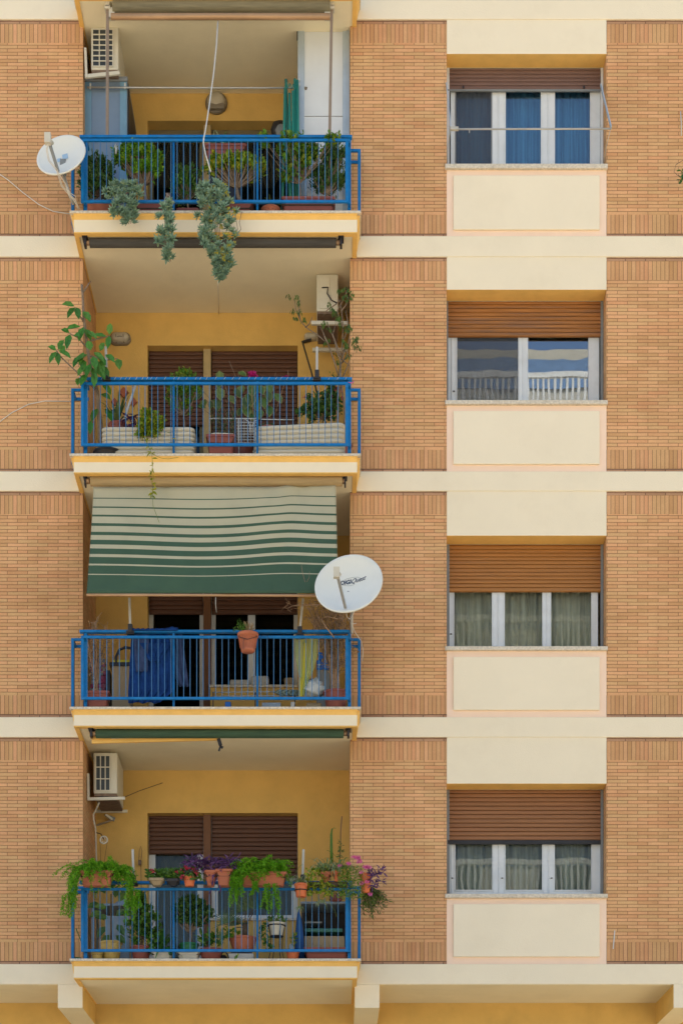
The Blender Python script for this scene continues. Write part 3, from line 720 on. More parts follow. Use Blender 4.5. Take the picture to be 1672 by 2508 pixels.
# u,v chosen so that the line of text runs as it is seen: gently up to the right
def dirpx(dx, dy):
    """direction in the dish plane that appears as (dx,dy) pixels"""
    best = None
    a = Vector((dx/S, 0, -dy/S)); ray = (c - Vector((0,-D,EYE))).normalized(); s_ = -a.dot(n)/ray.dot(n)
    return a + ray*s_
U = dirpx(50, -9.5); V = dirpx(4, -22); U *= 1/50*S; V *= 1/22*S
def at(px, py):
    o_ = Vector((0,-D,EYE)); ray = (P(px,py,0) - o_).normalized(); tt = (c-o_).dot(n)/ray.dot(n); return o_ + ray*tt
me, wd = text_mesh('DIGI', .066, 0, .0022); on_dish(me, at(829.5,1421), U, V, 'lettering', M['ink'], t)
me, wd = text_mesh('Quest', .072, .35, .0006); on_dish(me, at(854.5,1416.5), U, V, 'lettering', M['ink'], t)
b = MB(); pts = []
for i in range(41):
    a_ = 2*math.pi*i/40*.86 + 1.2; pts.append(at(856+24*math.cos(a_), 1412+8.5*math.sin(a_) - 4.5*math.cos(a_)))
b2 = []
for p in pts:
    r = (p-c); r -= n*r.dot(n); e = dp*(r.length/.415)**2; b2.append(c + r - n*(dp-e-.003))
b.tube(b2, .0016, 4); b.build('logo_swoosh', M['inkgrey'], t)
cb = MB(); cb.tube([P(847,1497,-1.35), P(850,1512,-1.15), P(856,1517,-.9), P(864,1505,-.8), P(872,1490,-.8)], .004, 5)
cb.tube([P(861,1500,-.7), P(852,1520,-.78), P(860,1529,-.72), P(872,1527,-.68)], .004, 5)
cb.tube([P(862,1532,-.7), P(870,1550,-.5), P(884,1570,-.36), P(889,1592,-.3), P(887,1620,-.28)], .004, 5)
cb.build('cable', M['cable'], t)

# ================================================================ air conditioners
def ac(px0, px1, py0, py1, y, depth, label, rows, cols, gx=(.08,.68), bracket=True, back=False):
    t = thing('air_conditioner', label, 'air conditioner', P((px0+px1)/2, py1, y+depth/2), 'outdoor air conditioning units')
    x0, x1, z0, z1 = X(px0,y), X(px1,y), Z(py1,y), Z(py0,y); h = z1-z0; w_ = x1-x0
    b = MB(); b.box(x0, x1, y, y+depth, z0+h*.06, z1); cs = b.build('casing', M['acwhite'], t, bevel=.012)
    b = MB(); b.box(x0+.01, x1-.01, y+.01, y+depth-.01, z0, z0+h*.06); b.build('base', M['rust'], t)
    if back:
        b = MB(); b.box(x0+w_*.16, x0+w_*.60, y-.012, y, z0+h*.12, z0+h*.93); b.build('service_panel', M['acwhite'], cs, bevel=.004)
        b = MB(); b.tube([P(788,704,y-.02), P(803,703,y-.03), P(801,718,y-.03), P(812,735,y-.02), P(826,742,y)], .008, 6); b.build('hose', M['black'], cs)
    else:
        gx0, gx1, gz0, gz1 = x0+w_*gx[0], x0+w_*gx[1], z0+h*.12, z0+h*.93
        b = MB(); b.box(gx0, gx1, y-.004, y-.001, gz0, gz1); b.build('condenser', M['fin'], cs)
        b = MB()
        for i in range(rows+1): zz = gz0+(gz1-gz0)*i/rows; b.box(gx0-.004, gx1+.004, y-.016, y-.006, zz-.006, zz+.006)
        for i in range(cols+1): xx = gx0+(gx1-gx0)*i/cols; b.box(xx-.006, xx+.006, y-.018, y-.008, gz0-.005, gz1+.005)
        b.build('grille', M['acwhite'], cs)
    return t, (x0, x1, z0, z1)
t, (x0,x1,z0,z1) = ac(223, 290, 64, 176, .03, .8, 'white air conditioner with a square grille under the topmost ceiling', 7, 3, (.06,.80))
for q in ((P(209,118,.03), P(212,190,.03), (0,1,0)), (P(208,187,.03), P(293,178,.03), (0,0,1)), (P(212,187,.7), P(293,184,.7), (0,0,1))):
    b = MB(); b.obox(q[0], q[1], .03, .045, q[2]); b.build('wall_bracket', M['acwhite'], t)
t, (x0,x1,z0,z1) = ac(775, 828, 671, 767, .37, .8, 'cream air conditioner seen from its service side beneath the ceiling at the right', 1, 1, back=True)
for q in ((P(762,791,.36), P(850,792,.36)), (P(765,857,1.15), P(850,857,1.15))):
    b = MB(); b.obox(q[0], q[1], .04, .045); b.build('wall_bracket', M['acwhite'], t)
b = MB()
for i in range(60):
    p = P(rnd(772,856), 672, rnd(.45,1.1)); b.tube([p, p + Vector((rnd(-.05,.05), rnd(-.05,.02), rnd(.05,.15)))], .0015, 3, cap=False)
b.build('bird_spikes', M['black'], t)
t, (x0,x1,z0,z1) = ac(229, 287, 1844, 1950, .38, .75, 'old white air conditioner with nine grille openings above the flower filled balcony', 3, 3, (.10,.70))
for q in ((P(216,1896,.36), P(217,1960,.36), (0,1,0)), (P(214,1958,.36), P(306,1956,.36), (0,0,1)), (P(235,1988,1.15), P(312,1988,1.15), (0,0,1))):
    b = MB(); b.obox(q[0], q[1], .03, .038, q[2]); b.build('wall_bracket', M['acwhite'], t)
b = MB(); b.tube([P(243,1966,.5), P(236,1982,.55), P(229,1995,.6), P(229,2008,.6), P(234,2030,.7), P(236,2110,.8), P(236,2200,.8)], .011, 8); b.build('drain_pipe', M['acwhite'], t)

# ================================================================ awnings under the slabs
def roll_awning(px0, px1, py, r, y, m, label, k, rollname='fabric_roll'):
    t = thing('rolled_awning', label, 'awning', P(px0, py, y), 'awnings rolled up under the balcony slabs')
    b = MB(); b.tube([P(px0+7,py,y), P(px1-7,py,y)], r, 20); b.build(rollname, m, t)
    for q in (px0-2, px1-8): b = MB(); b.tube([P(q,py,y), P(q+10,py,y)], r*.55, 12); b.build('roller_end', M['awnbar'], t)
    for p in (px0-7, px1+2):
        b = MB(); zc = Z(fasc[k], -.57); xx = X(p, y); b.box(xx, xx+.03, y-.05, y+.06, P(0,py,y).z-r*.8, zc+.001); b.box(xx-.02, xx+.05, y-.08, y+.09, zc-.02, zc+.001); b.build('bracket', M['black'], t)
    return t
t = thing('rolled_awning', 'olive rolled awning with a brown front bar and side poles over the topmost balcony', 'awning', P(263,335,-.6), 'awnings rolled up under the balcony slabs')
b = MB(); b.tube([P(276,14,-.44), P(808,14,-.44)], .076, 20); b.build('fabric_roll', M['awn_olive'], t)
b = MB(); b.tube([P(272,39.5,-.50), P(808,39.5,-.50)], .040, 14); b.build('front_bar', M['awnbar'], t)
for px, pb in ((263.5,336),(812,337)):
    xx = X(px, -.42); b = MB(); zc = Z(-12,-.57)
    b.box(xx-.028, xx+.028, -.46, -.38, Z(18,-.42), zc+.001); b.box(xx-.035, xx+.035, -.46, -.36, Z(24,-.42), Z(16,-.42)); b.box(xx+(.02 if px < 500 else -.09), xx+(.09 if px < 500 else -.02), -.45, -.37, Z(44,-.42), Z(20,-.42)); b.build('bracket', M['acwhite'], t)
    b = MB(); p0 = P(px, 20, -.42); p1 = P(px-1 if px < 500 else px-5, pb, -.50); b.obox(p0, p1, .036, .03, (0,-1,0)); b.build('guide_pole', M['brownpole'], t)
b = MB(); b.lathe(P(534,41,-.46), [(.02,-.03),(.034,0),(.02,.03)], 12); b.tube([P(534,44,-.47), P(530,110,-.5), P(523,180,-.55), P(512,260,-.62), P(503,318,-.70), P(499,337,-.72), P(498,350,-.72), P(503,375,-.71), P(516,420,-.70)], .0085, 7)
b.build('crank_rod', M['wire'], t)
roll_awning(213, 830, 594.5, .057, -.44, M['awn_dark'], 'charcoal rolled awning behind the hanging succulents', 'A')
t = roll_awning(228, 848, 1797.5, .056, -.44, M['awn_greenroll'], 'dark green rolled awning with its front bar hanging askew', 'C')
b = MB(); b.obox(P(225,1817,-.36), P(535,1809,-.36), .03, .05, (0,0,1)); b.obox(P(222,1805,-.37), P(272,1811,-.37), .02, .05); b.tube([P(333,1816,-.37), P(333,1823,-.37)], .004, 5); b.build('front_bar', M['trim'], t)
b = MB(); b.obox(P(535,1810,-.38), P(540,1826,-.38), .045, .03, (0,-1,0)); b.obox(P(541,1824,-.38), P(536,1840,-.38), .022, .02, (0,-1,0)); b.obox(P(538,1828,-.38), P(546,1832,-.38), .03, .02, (0,-1,0)); b.build('crank_joint', M['black'], t)

# striped awning let down over the third balcony
t = thing('striped_awning', 'green and cream striped awning let down over a shaded balcony', 'awning', P(215,1460,-.9))
b = MB(); b.tube([P(222,1179,-.44), P(838,1179,-.44)], .060, 20); b.build('fabric_roll', M['awn_beige'], t)
for q in (210, 836): b = MB(); b.tube([P(q,1179,-.44), P(q+10,1179,-.44)], .033, 10); b.build('roller_end', M['awnbar'], t)
for p in (207, 843):
    b = MB(); xx = X(p,-.44); zc = Z(1157,-.57); b.box(xx, xx+.02, -.48, -.38, P(0,1190,-.44).z, zc+.001); b.box(xx-.015, xx+.035, -.49, -.36, zc-.02, zc+.001); b.build('bracket', M['black'], t)
gz = [140,178,214,252,290,327,366,405,443]; gw = [4,6,8,12,14,20,24,29,33]
edges = [(92,0)]
for c_, w_ in zip(gz, gw): edges += [(c_-w_/2, 1), (c_+w_/2, 0)]
edges += [(463.5,1)]                         # cream line at 466
edges[-1] = (464.0, 1)
vals = [92]; kinds = []
for c_, w_ in zip(gz, gw): vals += [c_-w_/2, c_+w_/2]; kinds += [0, 1]
vals += [463, 467, 546]; kinds += [1, 0, 1]
# green bands g7 and g8 are parted only by thin cream lines
vals = sorted(vals); NX = 60; rows = []
for i in range(len(vals)-1):
    a_, c_ = vals[i], vals[i+1]; nn = max(1, int((c_-a_)/14))
    for j in range(nn): rows.append((a_+(c_-a_)*j/nn, kinds[i]))
rows.append((546, None))
kinds2 = [0,1,0,1,0,1,0,1,0,1,0,1,0,1,0,1,0,1,0,1,0]
def awn_pt(u, zv):
    v = (zv-92)/(546-92); py = 1140+zv/1.742; y = -.45-.5*v
    xl = 229-17*v**1.2; xr = 822+6*v
    px = xl+(xr-xl)*u
    sag = 0
    e = math.exp(-((u-.93)/.28)**2)
    sag = 7*math.exp(-((u-.45)/.25)**2)*(v*(1-v)*4)**.8 - 7*math.exp(-((u-.78)/.13)**2)*(1-v)*v*4*(1-v*.4) - 5*(1-v)**3*(1 if u > .76 else 0)*min(1,(u-.76)/.05 if u > .76 else 0)
    tilt = u*3*(1-v*.3)
    y += .010*math.sin(u*23+v*4) + .012*math.sin(u*9-v*7) + .008*math.sin(u*41+v*13)*v + .02*math.exp(-((u-.30-.2*v)/.02)**2)*(1-v) + .025*math.exp(-((u-.86+.12*v)/.025)**2) + .03*math.exp(-((u-.74-.10*(.25-v))/.03)**2)*math.exp(-(v/.25)**2)*-1
    return P(px, py + sag - tilt*0 , y)
kk = []
b = MB(); b.smooth = True; base = 0; N = NX+1
for (zv, kd) in rows:
    for i in range(N): b.v.append(awn_pt(i/NX, zv))
for r_ in range(len(rows)-1):
    b.m = rows[r_][1]
    for i in range(NX): a_ = r_*N+i; b.face((a_, a_+1, a_+N+1, a_+N))
fb = b.build('awning_fabric', [M['awn_cream'], M['awn_green']], t)
sm = fb.modifiers.new('thickness', 'SOLIDIFY'); sm.thickness = .003
b = MB(); b.tube([P(212,1457,-.945), P(830,1459,-.945)], .017, 10); b.build('front_bar', M['awnbar'], t)
for a_, c_ in (((317,1463),(318,1535)),((742,1465),(732,1540))):
    pass
b = MB(); b.tube([P(528,1463,-.94), P(528,1480,-.9), P(530,1500,-.8)], .004, 5); b.build('pull_ring', M['wire'], t)

# support arms of the awnings, clamped on the handrails
def arm(px0, py0, px1, py1, label):
    t = thing('awning_arm', label, 'awning arm', P(px1, py1, -.55), 'pale awning arms clamped on the handrails')
    b = MB(); b.obox(P(px0,py0,-.56), P(px1,py1,-.56), .03, .016, (0,-1,0)); b.build('tube', M['pole'], t, bevel=.004)
    b = MB(); c = P(px1, py1, -.56); b.box(c.x-.028, c.x+.028, -.60, -.51, c.z-.08, c.z+.03); b.box(c.x-.05, c.x+.05, -.585, -.47, c.z-.095, c.z-.05); b.build('clamp', M['black'], t, bevel=.006)
arm(259, 848, 261, 914, 'pale awning arm beside the rubber plant')
arm(776, 849, 776, 914, 'pale awning arm in front of the sparse tree')
arm(317, 1464, 319, 1536, 'pale awning arm beside the blue bathrobe')
arm(742, 1466, 734, 1542, 'slanting pale awning arm left of the lettered dish')
arm(325, 2081, 327, 2150, 'pale awning arm behind the left fern basket')
arm(743, 2081, 741, 2150, 'pale awning arm above the small orange pot')

# ================================================================ wall lamps
t = thing('wall_lamp', 'round bulkhead lamp above the topmost balcony window', 'wall lamp', P(530,254,1.34))
b = MB(); rot = Matrix.Rotation(R(90), 3, 'X'); c = P(530,254,1.35)
b.lathe(c, [(.150,.0),(.150,.03),(.135,.05),(.12,.055)], 32, rot=rot); b.build('ring', M['lampring'], t)
b = MB(); b.lathe(c + Vector((0,-.05,0)), [(.122,.0),(.118,.03),(.09,.06),(.04,.075),(.005,.078)], 28, rot=rot); gl = b.build('lamp_glass', M['lampglass'], t)
b = MB(); b.box(c.x-.12, c.x+.12, c.y-.115, c.y-.05, c.z-.125, c.z-.045); b.build('hood', M['lampring'], t, bevel=.02)
t = thing('wall_lamp', 'oval caged bulkhead lamp beside the rubber plant', 'wall lamp', P(295,832,1.34))
def stadium(b, c, hw, r, prof):
    base = len(b.v); n = 24
    for s_, d in prof:
        for k in range(n):
            t_ = 2*math.pi*k/n; x = math.cos(t_)*r*s_ + (hw if math.cos(t_) > 0 else -hw); b.v.append(Vector((c.x+x, c.y-d, c.z+math.sin(t_)*r*s_)))
    for i in range(len(prof)-1):
        for k in range(n): a_ = base+i*n+k; e_ = base+i*n+(k+1) % n; b.face((a_, e_, e_+n, a_+n))
    b.face([base+(len(prof)-1)*n+k for k in range(n)])
c = P(295,832,1.35)
b = MB(); b.smooth = True; stadium(b, c, .06, .085, [(1,0),(1,.04),(.9,.055),(.8,.055)]); b.build('ring', M['lampring'], t)
b = MB(); b.smooth = True; stadium(b, c + Vector((0,-.05,0)), .055, .066, [(1,0),(.9,.035),(.6,.06),(.1,.068)]); b.build('lamp_glass', M['lampglass'], t)
b = MB()
for dx in (-.05,.05): b.tube([c + Vector((dx,-.05,-.08)), c + Vector((dx,-.13,0)), c + Vector((dx,-.05,.08))], .006, 5)
b.tube([c + Vector((-.13,-.06,-.01)), c + Vector((0,-.13,-.015)), c + Vector((.13,-.06,-.01))], .006, 5); b.build('cage', M['lampring'], t)
t = thing('wall_lamp', 'small grey wall lamp under the right hand air conditioner', 'wall lamp', P(760,828,1.3))
b = MB(); b.smooth = True; stadium(b, P(762,828,1.35), .05, .045, [(1,0),(1,.06),(.7,.09),(.2,.1)]); b.build('lamp_glass', M['lampglass'], t)
b = MB(); b.obox(P(740,838,1.3), P(762,832,1.3), .05, .02); b.build('bracket', M['black'], t)
# ================================================================ TOPMOST BALCONY (A)
zA = zf('A')
t = thing('metal_locker', 'tall blue grey metal locker behind the satellite dish', 'cabinet', (X(260,.2), .2, zA))
x0, x1, zt = X(207,.2), X(311,.2), Z(200,.2)
b = MB(); b.box(x0, x1, .2, 1.3, zA, zt); b.build('body', M['locker'], t)
b = MB(); b.box(x0-.005, x1+.01, .17, 1.32, zt, zt+.055); b.build('lid', M['greyframe'], t, bevel=.004)
b = MB(); b.box(x0, x0+.09, .19, .2, zA, zt-.003); b.build('door_edge', M['lockeredge'], t)
b = MB(); b.box(x1-.09, x1, .19, .2, zA, zt-.003); b.build('door_edge', M['lockeredge'], t)
b = MB(); b.box(x1+.001, x1+.012, .3, 1.3, zA, zt-.01); b.build('side_panel', M['black'], t)
b = MB(); b.box(x0-.05, x0-.035, .05, .08, zA, Z(190,.05)); o = b.build('wall_strip', M['acwhite'], None, org=(x0,.05,zA)); tag(o, 'thin pale strip standing between the brick and the blue grey locker', 'strip')
t = thing('laundry_rod', 'thin steel rod spanning the topmost balcony under the ceiling', 'rod', P(215,213,.15))
b = MB(); b.tube([P(213,213,.15), P(500,214.5,.15), P(735,214.5,.15)], .012, 8); b.build('rod', M['steel'], t)
b = MB(); b.tube([P(733,214.5,.15), P(751,215.5,.10)], .019, 8); b.build('handle', M['lampring'], t)
for px in (221,306): b = MB(); b.tube([P(px,203,.16), P(px,216,.15)], .013, 6); b.build('hook', M['wire'], t)
t = thing('door_partition', 'tall white aluminium door leaf closing the right end of the topmost loggia', 'door', (X(795,.1), .1, zA))
x0, x1, zt = X(729,.1), X(856,.1), Z(58,.1)
xa, xb = X(745,.1), X(839,.1)
b = MB(); b.box(x0, xa, .09, .14, zA, zt); b.box(xb, xb+.05, .092, .14, zA, zt); b.box(xb+.05, x1, .08, .14, zA, zt); b.box(xa, xb, .1, .14, zt-.02, zt+.0); b.box(x0, x1, .1, .15, zt, zt+.06); b.build('frame', M['panelframe'], t, bevel=.004)
b = MB(); b.box(xa, xb, .108, .125, Z(282,.1), zt-.02); b.build('upper_panel', M['panelwhite'], t)
b = MB(); b.box(xa, xb, .108, .125, zA, Z(284,.1)); b.build('lower_panel', M['panelwhite'], t)
b = MB(); b.box(x0-.012, x0+.001, .09, .12, Z(96,.1), Z(77,.1)); b.build('hinge', M['black'], t)
b = MB(); b.box(x0+.01, x0+.03, .075, .09, Z(200,.1), Z(193,.1)); b.box(x0+.01, x0+.03, .075, .09, Z(212,.1), Z(206,.1)); b.build('latch', M['wire'], t)
t = thing('folded_lounger', 'folded teal metal lounger leaning against the white door leaf', 'lounger', (X(700,-.05), -.05, zA))
for (a_, e_) in (((700,194),(712,480)),((698,215),(690,480)),((709,228),(712,480)),((717,222),(718,480)),((722,193),(726,480)),((728,196),(733,480))):
    b = MB(); b.tube([P(a_[0],a_[1],-.02+rnd(0,.12)), Vector((X(e_[0],-.1), -.1+rnd(0,.12), zA+.01))], .018, 8); b.build('tube', M['teal'], t)
b = MB()
for i, px in enumerate((702,711,719)):
    b.tube([P(px,203+i*3,.0), P(px+3,214+i*2,.0), P(px+7,203+i*2,.0)], .008, 6)
b.build('hinge', M['teal'], t)
t = thing('hanging_bag', 'dark round bag hanging beside the folded teal lounger', 'bag', P(684,325,.9))
b = MB(); b.lathe(P(686,317,.9), [(.02,-.12),(.10,-.1),(.13,0),(.1,.09),(.03,.12)], 16, sy=.6); b.build('body', M['black'], t)
b = MB(); b.lathe(P(688,318,.83), [(.02,-.08),(.06,-.06),(.08,0),(.05,.06),(.02,.08)], 14, sy=.5); b.build('pouch', M['greyframe'], t)
# hook ornament behind the rail
b = MB(); b.tube([P(284,376,-.45), P(285,362,-.45), P(282,355,-.45), P(280,360,-.46)], [.012,.02,.02,.006], 8); o = b.build('bird_figurine', M['wire'], None, org=P(284,376,-.45)); tag(o, 'small white bird figurine perched over the jade bushes', 'figurine')

def potted(name, label, px, y, z0, grp='potted plants on the topmost balcony', cat='potted plant'):
    return thing(name, label, cat, (X(px,y), y, z0), grp)
G1 = 'potted plants on the topmost balcony'
# jade bushes
t = potted('jade_bush', 'dark jade bush in the left corner of the topmost balcony', 240, -.3, zA, G1)
pot_round(t, 245, -.3, zA, .17, .22, M['terracotta'])
bush(t, (X(248,-.3), -.3, zA+.2), pxdome(243,438,-.3,44,55,.17,70,-.8,.75), 'dark', (.05,.024), 13, 'barkdark', .018)
t = potted('jade_bush', 'tallest jade bush with a forked trunk and a rounded green crown', 360, -.3, zA, G1)
trough(t, X(333,-.35), X(408,-.35), -.35, zA, .22, .2, M['redplastic'])
bush(t, (X(362,-.35), -.35, zA+.2), pxdome(340,385,-.35,56,30,.18,85,-.45,.6) + pxdome(360,420,-.45,34,15,.12,26,-.2,.6), 'jade', (.058,.030), 15, 'bark', .032)
t = potted('leggy_jade', 'small leggy dark shrub between the two rounded jade bushes', 460, -.3, zA, G1)
trough(t, X(436,-.35), X(486,-.35), -.35, zA, .13, .18, M['redplastic'])
bush(t, (X(462,-.32), -.32, zA+.12), pxdome(458,450,-.3,38,46,.15,44,-.7,.8), 'shadeleaf', (.05,.018), 9, 'bark', .014)
t = potted('jade_bush', 'jade bush with a yellowing umbrella shaped crown', 585, -.35, zA, G1)
trough(t, X(556,-.35), X(618,-.35), -.35, zA, .22, .2, M['redplastic'])
bush(t, (X(588,-.38), -.38, zA+.2), pxdome(548,412,-.42,50,26,.17,50,-.3,.6) + pxdome(600,415,-.4,46,30,.14,30,-.3,.6), 'jadeyellow', (.056,.028), 15, 'bark', .03)
bb_ = None
t = potted('spider_plant', 'strap leaved plant in a raised brick red planter behind the topmost rail', 552, .35, zA, G1)
trough(t, X(503,.35), X(603,.35), .35, Z(392,.35)-.02, .17, .22, M['redplastic']); b = MB(); b.box(X(515,.4), X(590,.4), .3, .5, zA, Z(392,.35)-.02); b.build('stand', M['black'], t)
b = MB(); [straps(b, P(500+rnd(15,95),362,.35), 5, .30, .022, 1.2, 1.0, .9) for i in range(6)]; b.ribbon([P(553,362,.3), P(541,340,.25), P(526,316,.2)], [.03,.03,.004], (1,0,.6)); b.build('foliage', M['spider'], t)
t = potted('small_pot_plant', 'little terracotta pot with a few strap leaves left of the long trough', 663, -.4, zA, G1)
pot_round(t, 663, -.42, zA, .115, .13, M['terracotta'])
b = MB(); straps(b, (X(663,-.42), -.42, zA+.12), 12, .24, .02, 1.0, 1.1, .7); b.build('foliage', M['agave'], t)
t = potted('climbing_shrub', 'bright green leafy climber with yellow leaves on the right of the topmost balcony', 720, -.35, zA, G1)
trough(t, X(692,-.38), X(818,-.38), -.38, zA, .235, .26, M['redplastic'])
bush(t, (X(735,-.38), -.38, zA+.2), pxdome(722,395,-.42,36,62,.16,52,-.9,.8) + pxdome(760,372,-.4,36,30,.12,16,-.8,.8) + [P(648+rnd(-8,8),346+rnd(-8,14),-.5) for _ in range(4)] + [P(rnd(700,716),rnd(335,350),-.6) for _ in range(5)] + [P(rnd(780,830),rnd(338,352),-.6) for _ in range(6)], 'citrus', (.062,.036), 6, 'bark', .012, tuft=.05)
t = potted('oleander_shrub', 'dark pointed leaf shrub with a pale trunk next to the white door leaf', 796, -.3, zA, G1)
bush(t, (X(795,-.3), -.3, zA+.2), pxdome(815,385,-.3,30,26,.13,26,-.8,.8) + pxdome(800,440,-.25,46,34,.15,60,-.9,.9), 'dark', (.075,.018), 10, 'bark', .026)
pot_round(t, 824, -.2, zA, .13, .17, M['whitepot'])
# hanging succulents
def hanging(label, pts, r, rs, n, extra=None, cords=None):
    p0 = P(*pts[0]); t = thing('hanging_succulent', label, 'succulent', p0, 'blue green succulents trailing over the topmost slab')
    b = MB(); st = MB()
    P3 = [P(*q) for q in pts]
    for i in range(n):
        u = i/(n-1)*(len(P3)-1); j = min(int(u), len(P3)-2); f = u-j
        c = P3[j].lerp(P3[j+1], f); w_ = r[j]*(1-f)+r[j+1]*f; w_ *= 1.12/S
        a = rnd(0,6.28); rr = math.sqrt(rnd(0,1)); c = c + Vector((math.cos(a)*w_*rr, -abs(math.sin(a))*w_*.45*rr-.02, rnd(-.05,.05)))
        rosette(b, c, (rnd(-.7,.7), -1, rnd(-.4,.9)), rs*1.3*rnd(.6,1.2), 18)
    for k in range(6):
        o_ = Vector((rnd(-.04,.04), rnd(-.02,.03), 0)); st.tube([p + o_ + Vector((rnd(-.02,.02),0,0)) for p in P3], .004, 4)
    for cd_ in (cords or []): st.tube([P(*q) for q in cd_], .004, 4)
    st.build('stem', M['twig'], t); b.build('foliage', M['sedum'], t)
    if extra:
        y_ = MB()
        for i in range(extra):
            u = rnd(0,.85)*(len(P3)-1); j = int(u); f = u-j; c = P3[j].lerp(P3[j+1], f); w_ = (r[j]*(1-f)+r[j+1]*f)/S
            c = c + Vector((rnd(-.3,1)*w_, -rnd(.05,.12), rnd(-.05,.05)))
            for q in range(9): y_.kite(c, (rnd(-1,1), rnd(-1,.2), rnd(-.3,1)), rnd(.02,.035), .012)
        y_.build('flower', M['sedumyellow'], t)
hanging('broad bluish succulent spilling over the slab edge at the left', [(318,462,-.72),(300,478,-.78),(300,505,-.78),(305,530,-.76),(318,545,-.74)], [34,42,34,22,18], .062, 74)
hanging('narrow trailing succulent on bare stems, middle of the three', [(413,505,-.76),(408,530,-.78),(412,570,-.78),(406,600,-.78),(413,640,-.78)], [16,20,16,20,16], .064, 48, cords=[[(rnd(405,420),472,-.7),(rnd(398,428),495,-.74),(rnd(398,428),525,-.77)] for _ in range(9)])
hanging('longest and thickest trailing succulent with yellow flower heads', [(520,462,-.74),(522,490,-.78),(530,530,-.8),(530,575,-.8),(534,620,-.8),(545,650,-.78),(548,680,-.78)], [36,42,46,50,34,22,10], .064, 175, 130, cords=[[(592,518,-.7),(586,545,-.74),(590,560,-.74),(580,578,-.76)],[(575,520,-.7),(582,560,-.74),(572,590,-.76)]])
stick('ceiling_cord', [P(533,690,-.3), P(534,710,.4), P(535,735,.9), P(536,768,1.34)], .006, M['cable'], 'thin white cord on the ceiling above the second balcony', 'cord')
stick('facade_cable', [P(-10,420,-.01), P(20,440,-.012), P(55,470,-.015), P(95,500,-.012), P(130,517,-.012), P(170,523,-.1)], .006, M['cable'], 'white cable sagging over the bricks towards the topmost slab', 'cable', group='cables loose on the brickwork')
stick('facade_cable', [P(-10,1040,-.01), P(30,1010,-.012), P(70,990,-.015), P(110,982,-.012), P(172,983,-.012)], .006, M['cable'], 'white cable curving over the bricks beside the second balcony', 'cable', group='cables loose on the brickwork')
t = thing('neighbour_plant', 'dark leafy plant in a wire basket at the right edge beside the topmost window', 'potted plant', P(1672,440,-.3))
b = MB()
for i in range(80): b.leaf(P(1676+rnd(-10,25), 428+rnd(-14,14), -.3+rnd(-.1,.1)), (rnd(-1,.6),rnd(-1,.2),rnd(-1,1)), .07, .03)
b.build('foliage', M['dark'], t); b = MB()
b.tube([P(1672,392,-.3), P(1655,402,-.3), P(1650,420,-.3), P(1658,428,-.3), P(1680,436,-.3)], .003, 4); b.build('wire_hoop', M['black'], t)
b = MB(); b.tube([P(1666,272,-.005), P(1668,300,-.005), P(1668,332,-.005)], .006, 5); tag(b.build('hanging_wire', M['wire'], None, org=P(1666,272)), 'short white wire on the bricks at the right edge', 'wire', None)
b = MB(); b.obox(P(1505,2280,-.008), P(1501,2325,-.008), .012, .006, (0,-1,0)); tag(b.build('paint_splash', M['wire'], None, org=P(1503,2325)), 'short white streak on the bricks right of the lowest panel', 'paint mark')

# ================================================================ SECOND BALCONY (B)
zB = zf('B'); G2 = 'potted plants on the second balcony'
t = thing('rubber_plant', 'tall rubber plant with broad drooping leaves outside the left end of the second balcony', 'potted plant', (X(245,-.35), -.35, zB), G2)
pot_round(t, 262, -.38, zB, .17, .12, M['black'])
b = MB(); tr = [P(246,1110,-.38), P(243,1040,-.40), P(238,960,-.46), P(222,900,-.56), P(212,840,-.62), P(205,780,-.62), P(202,720,-.62), P(200,697,-.62)]
b.tube(tr, [.028,.026,.024,.022,.02,.018,.014,.016], 9)
brs = [[P(256,1108,-.34),P(250,1040,-.36),P(244,990,-.42),P(236,950,-.48)],[P(212,850,-.62),P(190,826,-.66),P(168,815,-.7)],[P(236,955,-.55),P(195,918,-.72),P(150,875,-.8),P(138,858,-.8)],[P(206,790,-.62),P(190,765,-.68),P(184,752,-.7)],[P(210,838,-.62),P(245,828,-.6),P(268,822,-.58)],[P(214,870,-.6),P(262,881,-.55),P(288,878,-.52)],[P(204,715,-.62),P(215,698,-.6),P(222,688,-.58)]]
for q in brs: b.tube(q, [.012 if len(q) == 3 else .018]+[.009]*(len(q)-2)+[.005], 6)
b.build('stem', M['bark'], t)
b = MB()
def rl(px, py, y, dx, dz, L=.17, W=.10, dy=-.25): b.leaf(P(px,py,y), (dx,dy,dz), L*rnd(.95,1.2), W*rnd(.8,1.05), fold=.18, droop=.12, nrm=(dx*.3,-1,.5))
